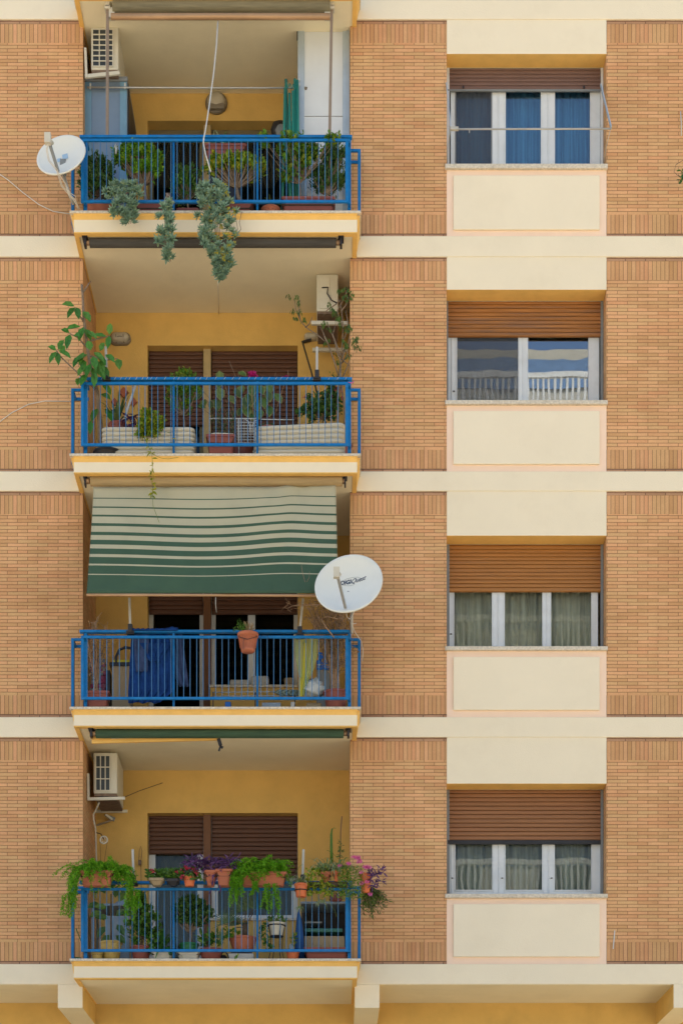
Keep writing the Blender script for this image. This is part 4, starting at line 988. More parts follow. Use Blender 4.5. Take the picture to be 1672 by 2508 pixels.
for a_ in [(184,752,-.7,-.5,-.8),(188,752,-.7,.2,-1),(203,762,-.66,.5,-.7),(183,750,-.7,-.9,.1),(205,800,-.66,-.3,-1),(208,805,-.66,.5,-.9),(212,812,-.66,.7,-.5),(198,800,-.66,-.8,-.2),(172,818,-.7,-.2,-1,.20),(170,815,-.7,-.9,.35,.1),(180,822,-.7,.5,-.1,.1),
           (139,860,-.8,-.5,-.9),(140,862,-.8,.15,-1,.18),(143,858,-.8,.8,-.5),(138,858,-.8,-.7,.3,.12),(150,865,-.8,.4,.9,.11),(142,856,-.8,.5,.7,.14),
           (268,822,-.58,-.1,-1,.18),(262,824,-.58,-.9,0,.18),(268,820,-.58,.1,.9,.13),(288,878,-.52,.2,-1,.15),
           (205,862,-.7,-.3,-1),(203,880,-.7,.1,-1),(230,862,-.7,.6,-.6),(240,872,-.7,.7,-.8),(235,880,-.7,.2,-1,.2),(222,890,-.72,-.3,-1,.2),(215,868,-.7,-.8,-.5),(226,900,-.72,.3,-.9),(240,905,-.72,.5,-.7),(246,880,-.7,.2,-1,.2),(210,896,-.72,-.6,-.8),(228,872,-.74,.2,-.9),(250,895,-.7,.5,-.8),(232,912,-.74,0,-1),(214,915,-.7,-.4,-.8),(196,872,-.7,-.5,-.9),(258,868,-.66,.7,-.6),(222,858,-.7,-.2,.8,.12),(245,860,-.7,.4,.7,.12),
           (196,925,-.62,-.3,-1,.1),(252,940,-.5,.6,-.8),(240,1000,-.45,-.4,-.9),(222,1030,-.5,0,-1,.16),(258,1000,-.3,.5,-.9,.2),(246,965,-.4,.7,-.4)]:
    rl(a_[0], a_[1], a_[2], a_[3], a_[4], a_[5] if len(a_) > 5 else .17)
b.build('foliage', M['rubber'], t)
def ribbox(px0, px1, pt, label, tilt=0):
    t = thing('storage_box', label, 'storage box', (X((px0+px1)/2,-.25), -.25, zB), 'cream ribbed storage boxes on the second balcony')
    x0, x1 = X(px0,-.45), X(px1,-.45); z1 = Z(pt,-.45); b = MB(); b.smooth = True; z = zB; h = (z1-zB)/7; rows = []
    for i in range(7):
        zz = zB+h*i; rows += [(-.03,zz+.002),(.026,zz+h*.12),(.034,zz+h*.35),(.034,zz+h*.7),(.022,zz+h*.84),(-.03,zz+h*.98)]
    rows += [(-.02,z1+.006),(-.09,z1+.012)]
    y0, y1 = -.45, -.05; n0 = len(b.v)
    for o_, zz in rows:
        r = .07
        for (cx, cy, t0) in ((x1+o_-r,y1+o_-r,0),(x0-o_+r,y1+o_-r,90),(x0-o_+r,y0-o_+r,180),(x1+o_-r,y0-o_+r,270)):
            for q in range(5): a = R(t0+q*22.5); b.v.append(Vector((cx+r*math.cos(a), cy+r*math.sin(a), zz + tilt*((cx-x0)/(x1-x0))*((zz-zB)/(z1-zB)))))
    for i in range(len(rows)-1):
        for k in range(20): a = n0+i*20+k; c_ = n0+i*20+(k+1) % 20; b.face((a, c_, c_+20, a+20))
    b.smooth = False; b.face([n0+(len(rows)-1)*20+k for k in range(20)])
    b.build('body', M['ribbed'], t); return t
ribbox(255, 470, 1046, 'cream ribbed storage box on the left of the second balcony')
ribbox(630, 838, 1044, 'cream ribbed storage box in the right corner of the second balcony', .05)
ztop = Z(1046,-.45)+.012
t = potted('dracaena', 'spiky dracaena in a round red pot on the left storage box', 288, -.2, ztop, G2)
pot_round(t, 288, -.25, ztop, .115, .12, M['redplastic'])
b = MB(); straps(b, (X(288,-.25), -.25, ztop+.11), 34, .50, .03, 1.15, .75, .45); b.build('foliage', M['agave'], t)
t = potted('purple_trailer', 'purple leaved trailer hanging over the left storage box', 325, -.4, ztop, G2)
b = MB(); [straps(b, P(rnd(305,335),rnd(1010,1045),-.42), 4, .15, .022, .5, 1.2, .8) for _ in range(14)]; b.build('foliage', M['purple'], t)
pot_round(t, 322, -.3, ztop, .05, .06, M['redplastic'])
t = potted('trailing_ivy', 'yellow green trailing plant with one long vine dangling below the second slab', 365, -.45, ztop, G2)
pot_round(t, 365, -.28, ztop, .09, .05, M['black'])
bush(t, P(365,1045,-.42), pxdome(366,1042,-.5,36,34,.1,46,-1,.8), 'jadeyellow', (.05,.022), 11, 'bark', .008)
b = MB(); s_ = MB(); vine = [P(352,1070,-.68), P(366,1098,-.72), P(372,1112,-.74), P(374,1140,-.72), P(370,1165,-.72), P(374,1190,-.70), P(373,1215,-.70), P(375,1240,-.7), P(390,1280,-.95)]
s_.tube(vine, .0035, 4); s_.tube([P(372,1112,-.74), P(395,1122,-.76), P(412,1124,-.76), P(437,1120,-.76)], .0025, 4)
for i in range(44):
    u = rnd(0,6.2); j = int(u); p = vine[j].lerp(vine[j+1], u-j)
    if j >= 5 and rnd(0,1) < .4: continue
    b.leaf(p, (rnd(-1,1), rnd(-1,0), rnd(-1,.3)), rnd(.045,.085), rnd(.02,.034), droop=.2)
for p in ((408,1060),(420,1075),(412,1084)): b.leaf(P(p[0],p[1],-.6), (.7,-.3,-.2), .07, .03)
s_.build('vine_stem', M['willow'], t); b.build('vine', M['yellowvine'], t)
t = potted('slender_tree', 'slender young tree with a white trunk in a black pot between the shutters', 452, -.1, ztop, G2)
trough(t, X(415,-.2), X(458,-.2), -.2, ztop-.02, .07, .18, M['black'])
bush(t, (X(452,-.2), -.2, ztop), [P(450+rnd(-14,14),908+rnd(0,14),-.2) for _ in range(9)] + pxdome(448,965,-.2,48,50,.12,42,-1,.9), 'citrus', (.04,.02), 9, 'bark', .014)
t = potted('clay_planter', 'square terracotta planter with a rolled cream towel lying on it', 541, -.4, zB, G2, 'planter')
trough(t, X(508,-.42), X(575,-.42), -.42, zB, .27, .26, M['redplastic'])
b = MB(); b.smooth = True; b.tube([P(511,1069,-.50), P(525,1067,-.51), P(550,1067,-.51), P(572,1068,-.50)], [.030,.036,.034,.030], 12); o = b.build('rolled_towel', M['towel'], None, org=P(541,1070,-.5)); tag(o, 'rolled cream towel on the square terracotta planter', 'towel')
t = potted('rosemary', 'grey green rosemary sprigs behind the rolled towel', 545, -.2, zB, G2)
pot_round(t, 545, -.2, zB, .12, .3, M['redplastic'])
b = MB()
for i in range(26):
    p0 = Vector((X(545,-.2)+rnd(-.1,.12), -.2+rnd(-.05,.05), zB+.28)); p1 = P(rnd(515,585), rnd(985,1025), -.2)
    for q in range(46): b.kite(p0.lerp(p1, rnd(.1,1)), (rnd(-1,1), rnd(-1,1), rnd(0,1.4)), .03, .005)
b.build('foliage', M['palm'], t)
t = thing('wire_rack', 'white wire rack in the middle of the second balcony', 'rack', (X(590,-.1), -.1, zB), None)
b = MB(); y = -.12
for py in (1025,1034,1042,1049,1056,1063,1070,1077,1084): b.tube([P(580 if py > 1030 else 512,py,y), P(628,py,y)], .0045 if py > 1025 else .008, 5)
for px in range(582, 632, 8): b.tube([P(px,1025,y), P(px,1085,y)], .0035, 4)
b.build('grid', M['wire'], t); b = MB()
for px in (585, 623): b.tube([P(px,1025,y), P(px,1115,y)], .009, 6)
b.tube([P(640,1027,y), P(720,1028,y)], .007, 5); b.tube([P(600,1027,y),P(608,1032,y),P(612,1042,y),P(612,1060,y)], .006, 5); b.tube([P(632,1027,y),P(622,1032,y),P(618,1042,y),P(618,1060,y)], .006, 5); b.build('frame', M['wire'], t)
t = thing('white_bench', 'low white wooden step behind the terracotta planter', 'bench', (X(600,0), 0, zB), None)
b = MB(); b.box(X(575,0), X(628,0), -.1, .1, zB+.06, zB+.11); b.build('seat', M['whitepot'], t, bevel=.004)
for px in (579,622): b = MB(); b.box(X(px,0), X(px+4,0), -.08, .08, zB, zB+.06); b.build('leg', M['whitepot'], t)
t = potted('variegated_plant', 'large round leaved plant with pale leaf edges behind the wire rack', 610, .1, zB, G2)
pot_round(t, 592, .1, zB, .15, .42, M['redplastic'])
b = MB(); e = MB(); s_ = MB()
for (px, py, dx, dz, L) in [(537,915,.1,-1,.16),(537,955,.1,-1,.19),(533,985,0,-1,.17),(575,958,.4,-.8,.16),(583,918,.6,-.4,.13),(595,950,-.3,-.9,.16),(608,975,-.2,-1,.2),(600,995,.2,-1,.2),(618,945,0,-1,.2),(612,965,.1,-1,.22),(630,950,.4,-.7,.17),(625,985,.2,-1,.18),(638,975,.3,-.9,.18),(655,945,.2,-1,.17),(648,980,0,-1,.16),(672,970,.5,-.8,.17),(660,1000,0,-1,.16),(640,1010,-.2,-1,.14),(617,1010,0,-1,.16),(596,1005,-.5,-.9,.14),(655,965,.2,-.9,.16),(526,985,-.4,-.9,.15),(502,985,-.3,-1,.14),(492,960,-.2,-1,.15),(482,1000,.7,-.3,.13),(560,975,.5,-.8,.15),(545,935,-.4,-.9,.15)]:
    p = P(px, py-8, .02+rnd(-.06,.06)); n_ = (dx*.3, -1, .35)
    e.leaf(p + Vector((0,.004,0)), (dx,-.25,dz), L*1.08, L*.74, fold=.1, droop=.05, nrm=n_); b.leaf(p + Vector((0,-.006,-.005)), (dx,-.25,dz), L*.95, L*.56, fold=.1, droop=.05, nrm=n_)
    s_.tube(arc((X(596,.1), .1, zB+.4), p, .05), .004, 4, cap=False)
s_.tube([P(578,925,.05), P(570,905,.05), P(561,884,.05)], .004, 4)
e.build('leaf_edge', M['variedge'], t); b.build('foliage', M['varieg'], t); s_.build('stem', M['bark'], t)
t = potted('small_potted_cactus', 'pale cup shaped pot with a red rim behind the right storage box', 656, -.2, ztop, G2)
pot_round(t, 656, -.15, zB+.38, .11, .13, M['paleblue'])
b = MB(); b.lathe((X(656,-.15), -.15, zB+.50), [(.10,0),(.125,.01),(.12,.03),(.10,.035)], 20); b.build('rim', M['redplastic'], t)
b = MB(); [b.leaf((X(656,-.15)+rnd(-.06,.06), -.15, zB+.52), (rnd(-1,1),rnd(-.6,.2),rnd(.4,1)), .09, .04) for _ in range(16)]; b.build('foliage', M['dark'], t)
t = potted('aloe', 'pale spiky aloe in a dark low box on the right storage box', 708, -.2, ztop, G2)
trough(t, X(690,-.2), X(733,-.2), -.2, ztop+.01, .05, .15, M['black'])
b = MB(); [straps(b, (X(px,-.2), -.2, ztop+.05), 9, .15, .014, 1.2, .9, .8) for px in (697,706,715,724)]; b.build('foliage', M['spider'], t)
t = potted('geranium_trough', 'leggy geranium in a long dark red trough on the right storage box', 780, -.15, ztop, G2)
trough(t, X(736,-.25), X(824,-.25), -.25, ztop+.035, .045, .16, M['redplastic'])
bush(t, (X(790,-.2), -.2, ztop+.07), pxdome(775,1000,-.2,48,34,.1,30,-.6,.9) + pxdome(812,985,-.2,26,40,.1,26,-.8,.9), 'dark', (.05,.03), 8, 'barkdark', .01)
b = MB()
for px, py in ((747,975),(810,972),(757,988),(820,955),(806,970),(836,960),(836,975),(822,950)):
    for q in range(7): b.kite(P(px+rnd(-4,4),py+rnd(-4,4),-.28), (rnd(-1,1),-1,rnd(-1,1)), .03, .018)
b.build('flower', M['redflower'], t)
t = potted('peony', 'magenta bloom rising just above the handrail of the second balcony', 618, -.3, zB+.4, G2)
b = MB()
for i in range(170):
    a, e_ = rnd(0,6.28), rnd(-.5,1.4); d = Vector((math.cos(a)*math.cos(e_), math.sin(a)*math.cos(e_), math.sin(e_))); b.kite(P(618,924,-.3) + d*rnd(.0,.055), d + Vector((0,0,.4)), .038, .028)
for px, py in ((697,925),(703,923)):
    for q in range(14): b.kite(P(px,py,-.3)+Vector((rnd(-.02,.02),0,rnd(-.01,.01))), (rnd(-1,1),-1,rnd(-.5,1)), .025, .015)
b.build('flower', M['magenta'], t); b = MB(); b.tube([P(620,1015,-.2), P(617,970,-.25), P(618,928,-.3)], .005, 5); b.tube([P(675,1010,-.2), P(693,950,-.25), P(700,925,-.3)], .004, 5)
b.tube([P(672,925,-.2), P(675,912,-.2)], .003, 4); b.tube([P(706,925,-.2), P(705,907,-.2)], .004, 4); b.build('stem', M['twig'], t)
# sparse tree on the right
t = thing('sparse_tree', 'tall sparse tree with thin pale branches and few leaves in the right corner', 'potted plant', (X(838,-.2), -.2, zB), G2)
s_ = MB(); b = MB()
pot_round(t, 838, -.2, zB, .12, .3, M['redplastic'])
s_.tube([(X(828,-.25), -.25, zB+.28), P(826,1000,-.25), P(832,930,-.3), P(834,880,-.3)], [.022,.02,.017,.013], 8)
s_.tube([(X(845,-.2), -.2, zB+.28), P(845,1010,-.25), P(838,960,-.28), P(832,905,-.3)], [.02,.018,.015,.012], 8)
BR = [[(830,925),(820,890),(803,842),(780,822),(750,802),(735,785),(724,755),(722,735)],[(735,785),(733,768),(730,745),(735,735)],[(748,802),(758,792),(765,775)],[(803,842),(795,825),(790,810),(783,800)],[(834,885),(825,860),(818,830),(805,800),(800,790)],[(836,880),(838,840),(840,800),(836,760),(832,735)],[(838,840),(850,810),(852,790),(846,760)],[(834,870),(826,850),(815,820),(822,790)],[(840,800),(830,780),(826,760),(840,735),(848,715)],[(838,860),(855,850),(858,830),(870,830)],[(836,890),(850,870),(852,845),(856,820)],[(832,735),(822,745),(800,760),(790,775)],[(836,760),(848,745),(852,728),(846,712)],[(845,850),(838,880),(855,895),(852,915)],[(836,930),(850,900),(856,880),(852,870)]]
ends = []
for q in BR:
    pts = [P(a,c_,-.3+.06*math.sin(i*1.3+a)) for i,(a,c_) in enumerate(q)]; n_ = len(pts)
    s_.tube(pts, [.0105-.0065*i/(n_-1) for i in range(n_)], 5); ends += pts[max(1,n_//2):]
for (px,py) in ((708,724),(727,726),(730,740),(733,760),(745,780),(716,760),(722,778),(808,742),(812,752),(815,760),(790,795),(795,790),(820,765),(828,775),(830,790),(832,712),(838,706),(850,705),(848,722),(842,730),(855,728),(862,716),(838,800),(846,806),(850,795),(858,805),(800,830),(798,838),(806,805),(846,840),(850,846),(876,826),(870,835),(872,848),(880,850),(866,830),(842,832),(830,778),(855,870),(825,884)):
    for k_ in range(8): b.leaf(P(px+rnd(-5,5),py+rnd(-6,4),-.32+rnd(-.06,.06)), (rnd(-.5,.5),-.4,-1), rnd(.05,.08), .018, droop=.1)
for px,py in ((822,870),(826,876),(838,900),(840,908),(818,918),(820,922),(812,918)):
    for k_ in range(5): b.kite(P(px+rnd(-4,4),py+rnd(-4,4),-.3), (rnd(-1,1),-1,rnd(-1,1)), .03, .018)
s_.build('branches', M['bark'], t); b.build('foliage', M['willow'], t)
stick('leaning_pole', [P(740,836,.9), P(762,910,.6), P(784,990,.3), P(800,1045,.15)], .011, M['black'], 'thin dark pole leaning by the window right of the brown shutter', 'pole')
stick('leaning_tube', [P(335,935,.3), P(318,985,.2), P(300,1040,.1)], .016, M['wire'], 'pale tube leaning behind the dracaena', 'tube')
t = thing('wall_plaque', 'cluster of terracotta diamond tiles on the wall behind the dracaena', 'wall ornament', P(303,975,1.33))
for px, py, s__ in ((303,962,13),(281,985,9),(327,985,10)):
    b = MB(); c = P(px,py,1.34); r = s__/S*1.05; n_ = len(b.v)
    for yy, q in ((-.0,1.0),(-.03,.85)):
        for a in range(4): b.v.append(c + Vector((math.cos(a*math.pi/2)*r*q, yy, math.sin(a*math.pi/2)*r*q*1.15)))
    for a in range(4): b.face((n_+a, n_+(a+1) % 4, n_+4+(a+1) % 4, n_+4+a))
    b.face((n_+4,n_+5,n_+6,n_+7)); b.build('tile', M['terracotta'], t)
b = MB(); px = 232
zc_ = zB+.975
while px < 850:
    x = X(px,-.52); j = rnd(-.2,.2)
    b.tube([(x-.012,-.563,zc_-.02),(x,-.567,zc_),(x+.01,-.55,zc_+.02),(x+.02,-.52,zc_+.02)], .0028, 4, cap=False); px += rnd(9,23)
tag(b.build('wound_cord', M['wire'], None, org=(X(232,-.5),-.52,zc_)), 'thin white cord wound along the handrail of the second balcony', 'cord')
b = MB(); b.tube([P(852,936,-.58), P(861,938,-.56), P(866,934,-.54)], .006, 5); tag(b.build('ribbon', M['pinkflower'], None, org=P(856,937,-.57)), 'pink ribbon tied at the right end of the second handrail', 'ribbon')
# ================================================================ THIRD BALCONY (C, under the striped awning)
zC = zf('C'); G3 = 'things kept on the shaded third balcony'
def deadshrub(label, px, y, z0, tops, w_, n, leaves, potf, cat='dead shrub'):
    t = thing('dead_shrub', label, cat, (X(px,y), y, z0), 'dried up shrubs on the third balcony')
    h = potf(t); s_ = MB(); b = MB(); base = Vector((X(px,y), y, z0+h))
    for i in range(n):
        tx, ty = random.choice(tops); p1 = P(tx+rnd(-w_,w_), ty+rnd(-10,34), y+rnd(-.12,.1)); m = base.lerp(p1, .5); m.x = base.x + (m.x-base.x)*.5 + rnd(-.03,.03)
        pts = [base + Vector((rnd(-.05,.05),0,0)), base.lerp(m,.5)+Vector((rnd(-.02,.02),0,0)), m, m.lerp(p1,.5)+Vector((rnd(-.02,.02),0,0)), p1]
        s_.tube(pts, [.011,.009,.0065,.0045,.0025], 5, cap=False)
        for q in range(6):
            u = rnd(1.2,3.9); j = int(u); p = pts[j].lerp(pts[j+1], u-j); d = Vector((rnd(-1,1), rnd(-.6,.6), rnd(-.1,1)))
            e = p + d.normalized()*rnd(.05,.16); s_.tube([p, p.lerp(e,.5)+Vector((rnd(-.01,.01),0,.008)), e], [.004,.003,.002], 4, cap=False)
            if rnd(0,1) < leaves: 
                for w in range(2): b.leaf(e + Vector((rnd(-.02,.02),0,rnd(-.03,.02))), (rnd(-.6,.6), rnd(-1,0), -1), rnd(.03,.06), rnd(.010,.02), fold=.4)
    s_.build('branches', M['twig'], t); b.build('dry_leaves', M['dry'], t)
    return t
deadshrub('dried shrub in a square terracotta planter at the left end of the shaded balcony', 234, -.35, zC, [(222,1520),(230,1512),(262,1532),(250,1560),(218,1545)], 8, 17, .35,
    lambda t: (trough(t, X(209,-.38), X(268,-.38), -.38, zC, .235, .26, M['redplastic']), .23)[1])
deadshrub('dried brown shrub in a round terracotta pot at the right end of the shaded balcony', 822, -.35, zC, [(800,1480),(835,1480),(850,1500),(780,1500),(765,1490),(820,1520),(850,1560),(790,1560),(770,1480),(810,1470)], 16, 72, 1.0,
    lambda t: (pot_round(t, 822, -.38, zC, .155, .26, M['redplastic']), .25)[1])
t = thing('hanging_twigs', 'pale dry twig reaching left from under the lettered dish', 'dead shrub', P(760,1482,-.8), 'dried up shrubs on the third balcony')
s_ = MB(); s_.tube([P(800,1478,-.6), P(770,1482,-.7), P(740,1482,-.8), P(718,1483,-.85), P(705,1490,-.86)], [.007,.007,.005,.004,.003], 5)
for i in range(46):
    p = P(rnd(700,800), rnd(1462,1500), -.8+rnd(-.1,.1)); q = p + Vector((rnd(-.1,.1), 0, rnd(-.08,.1))); s_.tube([p, p.lerp(q,.5)+Vector((0,0,.01)), q], [.003,.0025,.001], 4, cap=False)
s_.tube([P(735,1455,-.9), P(748,1430,-.9), P(740,1400,-.9), P(738,1385,-.9)], .003, 4); s_.tube([P(748,1430,-.9), P(757,1415,-.9), P(758,1400,-.9)], .0025, 4); s_.tube([P(770,1455,-.8),P(752,1430,-.9)], .004, 4)
s_.tube([P(786,1516,-.72), P(800,1510,-.72), P(830,1516,-.72)], .005, 5); s_.tube([P(786,1516,-.72), P(798,1536,-.72), P(818,1562,-.7)], .008, 5)
b = MB(); [b.leaf(P(rnd(765,790),rnd(1458,1486),-.85), (rnd(-.5,.5),-1,-1), .06, .025) for _ in range(9)]; s_.build('twigs', M['twig'], t); b.build('dry_leaves', M['dry'], t)
t = thing('pedal_bin', 'beige bin with a curved black handle and yellow liner left of the blue bathrobe', 'bin', (X(300,.1), .1, zC))
b = MB(); x0, x1 = X(276,.1), X(322,.1); zt = Z(1638,.1); b.box(x0, x1, 0, .3, zC, zt); b.build('body', M['bin'], t, bevel=.01)
b = MB(); b.box(x0-.03, x1+.02, -.01, .32, zt, zt+.05); b.build('rim', M['black'], t, bevel=.01)
b = MB(); b.box(x0+.01, x1-.01, .04, .28, zt+.05, zt+.10); b.build('liner', M['yellowthing'], t, bevel=.015)
b = MB(); b.tube([P(285,1640,.05), P(284,1610,.05), P(292,1592,.05), P(306,1586,.05), P(322,1588,.05), P(330,1600,.05)], .018, 8); b.build('handle', M['black'], t)
b = MB(); b.box(x0-.09, x0-.035, .1, .4, zC, zt-.02); tag(b.build('black_board', M['black'], None, org=(x0-.06,.2,zC)), 'narrow black board standing left of the beige bin', 'board')
t = thing('clothing_bag', 'magenta and grey patterned bag standing behind the dried shrub on the left', 'bag', (X(238,.2), .2, zC))
M['bagpat'] = leafmat('magenta_pattern', [(.16,.01,.05),(.20,.03,.08),(.12,.13,.15),(.16,.16,.18)], .6, 0)
b = MB()
for j in range(14):
    for i in range(5):
        x = X(222,.2)+.04*i+ .012*math.sin(j*.9); z = zC+.12+.055*j; b.box(x, x+.038, .18+rnd(-.01,.01), .28, z, z+.05)
b.build('body', M['bagpat'], t)
# bathrobe
t = thing('bathrobe', 'deep blue towelling bathrobe hung over the handrail of the shaded balcony', 'bathrobe', P(370,1545,-.55))
def cloth(par, outline, y, m, name, amp=.02, nf=6, ny=18, nx=44, thick=.006):
    """outline: list of (py, left px, right px) rows"""
    b = MB(); b.smooth = True; ph = rnd(0,6)
    for j in range(ny+1):
        f = j/ny*(len(outline)-1); a = min(int(f), len(outline)-2); g = f-a
        py, l, r = [outline[a][q]*(1-g)+outline[a+1][q]*g for q in range(3)]
        for i in range(nx+1):
            u = i/nx; fold = math.sin(u*nf*6.28+ph+1.3*math.sin(j*.22))*amp + .45*amp*math.sin(u*nf*14+j*.3)
            b.v.append(P(l+(r-l)*u, py + (1.6*math.sin(u*17) if j == ny else 0), y+fold-.01*math.sin(j*.5+u*5)))
    for j in range(ny):
        for i in range(nx): a = j*(nx+1)+i; b.face((a, a+1, a+nx+2, a+nx+1))
    o = b.build(name, m, par); s_ = o.modifiers.new('thickness', 'SOLIDIFY'); s_.thickness = thick
    return o
cloth(t, [(1548,322,412),(1580,320,416),(1640,317,426),(1690,314,428),(1722,314,392)], -.47, M['robe'], 'body_panel', .022, 5)
cloth(t, [(1548,405,446),(1600,418,452),(1650,424,458),(1682,440,462)], -.45, M['robe2'], 'sleeve', .02, 2)
cloth(t, [(1555,326,366),(1600,330,362),(1645,333,362)], -.515, M['robe2'], 'sleeve', .008, 2)
cloth(t, [(1575,342,420),(1600,356,404),(1620,365,392)], -.508, M['robe'], 'hood', .012, 3)
b = MB(); b.smooth = True; N = 60
for i in range(N+1):
    u = i/N; px = 324+112*u; hgt = .035 + .025*math.exp(-((u-.88)/.1)**2) + .006*math.sin(u*60); c = P(px,1546,-.52)
    for k in range(9): a = math.pi*(k/8); b.v.append(c + Vector((.006*math.sin(k*2+i), -math.cos(a)*.055, math.sin(a)*hgt-.015)))
for i in range(N):
    for k in range(8): a = i*9+k; b.face((a, a+1, a+10, a+9))
o = b.build('draped_fold', M['robe'], t); s_ = o.modifiers.new('thickness', 'SOLIDIFY'); s_.thickness = .008
# hanging terracotta pot
t = thing('hanging_pot', 'small terracotta pot hooked on the outside of the third railing', 'potted plant', P(606,1597,-.78))
b = MB(); c = P(607,1597,-.78); b.lathe(c, [(.080,0),(.086,.012),(.088,.03),(.082,.034),(.116,.185),(.130,.187),(.132,.225),(.122,.23),(.112,.222),(.110,.19)], 24); b.build('pot', M['terracotta'], t)
b = MB(); b.lathe(c, [(.118,.185),(.118,.2),(.02,.205)], 14); b.build('soil', M['soil'], t)
b = MB()
for i in range(16): a = math.cos(i*math.pi/8), math.sin(i*math.pi/8); b.obox(c + Vector((a[0]*.094,a[1]*.088,.045)), c + Vector((a[0]*.115,a[1]*.115,.178)), .008, .008)
b.build('ribs', M['terracotta'], t)
b = MB(); st = MB()
for i in range(14):
    p1 = P(rnd(574,604), rnd(1520,1546), -.78+rnd(-.05,.05)); st.tube([c+Vector((rnd(-.03,.03),0,.2)), c.lerp(p1,.6)+Vector((0,0,.1)), p1], .0025, 4, cap=False)
    for q in range(9): b.leaf(p1+Vector((rnd(-.03,.03),rnd(-.03,.03),rnd(-.03,.03))), (rnd(-1,1),rnd(-1,.2),rnd(-.3,1)), .035, .016)
b.build('foliage', M['shadeleaf'], t); b = MB()
for i in range(40): b.ribbon(arc(c+Vector((rnd(-.02,.06),rnd(-.04,.04),.2)), P(rnd(596,624),rnd(1520,1545),-.78+rnd(-.06,.03)), .01), [.005]*7, (1,0,0))
b.build('dry_leaves', M['dry'], t); st.build('stem', M['willow'], t)
b = MB(); b.tube([P(585,1552,-.68), P(583,1560,-.84), P(606,1566,-.93), P(629,1560,-.84), P(627,1552,-.68)], .004, 5); b.tube([P(596,1562,-.9),P(596,1592,-.88)], .004, 4); b.tube([P(633,1565,-.75),P(643,1556,-.7),P(655,1557,-.68),P(658,1566,-.68)], .003, 4); b.build('hook', M['black'], t)
# parasol / plastic bag
t = thing('plastic_bag', 'tall yellow green translucent plastic bag hanging behind the rail near the dried shrub', 'bag', P(737,1705,-.45))
b = MB(); b.smooth = True
for j in range(15):
    u = j/14; py = 1553+150*u; l = [720,722,730,733,736][min(4,int(u*4.99))]; prs = [(0,721,778),(.35,722,777),(.6,729,768),(.8,735,752),(1,735,744)]
    for q in range(4):
        if prs[q][0] <= u <= prs[q+1][0]: g = (u-prs[q][0])/(prs[q+1][0]-prs[q][0]); l = prs[q][1]*(1-g)+prs[q+1][1]*g; r = prs[q][2]*(1-g)+prs[q+1][2]*g
    if u == 0: l, r = 721, 778
    for i in range(33): s_ = i/32; b.v.append(P(l+(r-l)*s_, py+ (10*math.sin(s_*3.1) if j == 0 else 0), -.42+.035*math.sin(s_*15+u*2)*(1-.5*u)+.03*math.sin(s_*6)))
for j in range(14):
    for i in range(32): a = j*33+i; b.face((a,a+1,a+34,a+33))
mb_, nt_, bs_ = newmat('translucent_bag'); bs_.inputs['Base Color'].default_value = (.36,.50,.20,1); bs_.inputs['Roughness'].default_value = .3
tr_ = nt_.nodes.new('ShaderNodeBsdfTransparent'); mx_ = nt_.nodes.new('ShaderNodeMixShader'); mx_.inputs[0].default_value = .45
nt_.links.new(bs_.outputs[0], mx_.inputs[1]); nt_.links.new(tr_.outputs[0], mx_.inputs[2]); nt_.links.new(mx_.outputs[0], nt_.nodes['Material Output'].inputs['Surface'])
b.build('film', mb_, t)
b = MB(); b.ribbon([P(748,1575,-.4),P(748,1630,-.4),P(744,1670,-.41),P(739,1705,-.43)], [.03,.08,.09,.05], (1,0,0)); b.ribbon([P(735,1660,-.41),P(736,1706,-.44)], [.03,.05], (1,0,.1)); b.build('yellow_core', M['yellowthing'], t)
t = thing('crumpled_bag', 'crumpled white plastic bag on the floor beside the dried shrub', 'bag', (X(765,-.3), -.3, zC))
b = MB(); b.smooth = True; c = P(766,1688,-.35); n0 = 0
for i in range(10):
    for k in range(14):
        a = k/14*6.28; e_ = -1.5+3*i/9; r = .115*(1+.25*math.sin(a*3+i*2.1)+.2*math.sin(a*7+i)); b.v.append(c + Vector((math.cos(a)*math.cos(e_)*r*1.15, math.sin(a)*math.cos(e_)*r*.8, math.sin(e_)*r*.95)))
for i in range(9):
    for k in range(14): a = i*14+k; e_ = i*14+(k+1) % 14; b.face((a, e_, e_+14, a+14))
b.build('film', M['whitebag'], t); b = MB(); b.box(X(750,-.2), X(788,-.2), -.3, -.05, zC, zC+.16); b.build('contents', M['bin'], t, bevel=.02)
t = thing('shoe_box', 'bright blue box with a small white trefoil beside the dried shrub', 'box', (X(790,.2), .2, zC+.35))
b = MB(); b.box(X(775,.2), X(806,.2), .2, .45, Z(1640,.2), Z(1617,.2)); b.build('body', M['bluebox'], t, bevel=.004)
b = MB(); b.box(X(779,.3), X(792,.3), .3, .4, Z(1616,.3), Z(1597,.3)); b.build('lid_flap', M['bluebox'], t)
b = MB()
for dx, a in ((-.02,-.5),(0,0),(.02,.5)): b.leaf(P(781,1632,.19), (math.sin(a), -.02, math.cos(a)), .035, .016, nrm=(0,-1,0))
b.box(X(778,.19), X(784,.19), .192, .198, Z(1634.5,.19), Z(1633.5,.19)); b.build('emblem', M['wire'], t)
b = MB(); b.box(X(775,.3), X(808,.3), .22, .5, zC, Z(1641,.3)); tag(b.build('dark_crate', M['greyframe'], None, org=(X(790,.3),.3,zC), bevel=.01), 'dark crate under the bright blue box', 'crate')
t = thing('drying_rack', 'low dark drying rack with folded cloths under the window of the shaded balcony', 'drying rack', (X(620,-.05), -.05, zC))
for y in (-.25,-.1,.05):
    for py in (1696,1706): b = MB(); b.tube([P(520,py,y), P(725,py-2,y)], .007, 6); b.build('rail', M['steel'], t)
for px in (522, 625, 722): b = MB(); b.tube([P(px,1696,-.25), Vector((X(px,-.25),-.25,zC))], .008, 6); b.build('leg', M['black'], t)
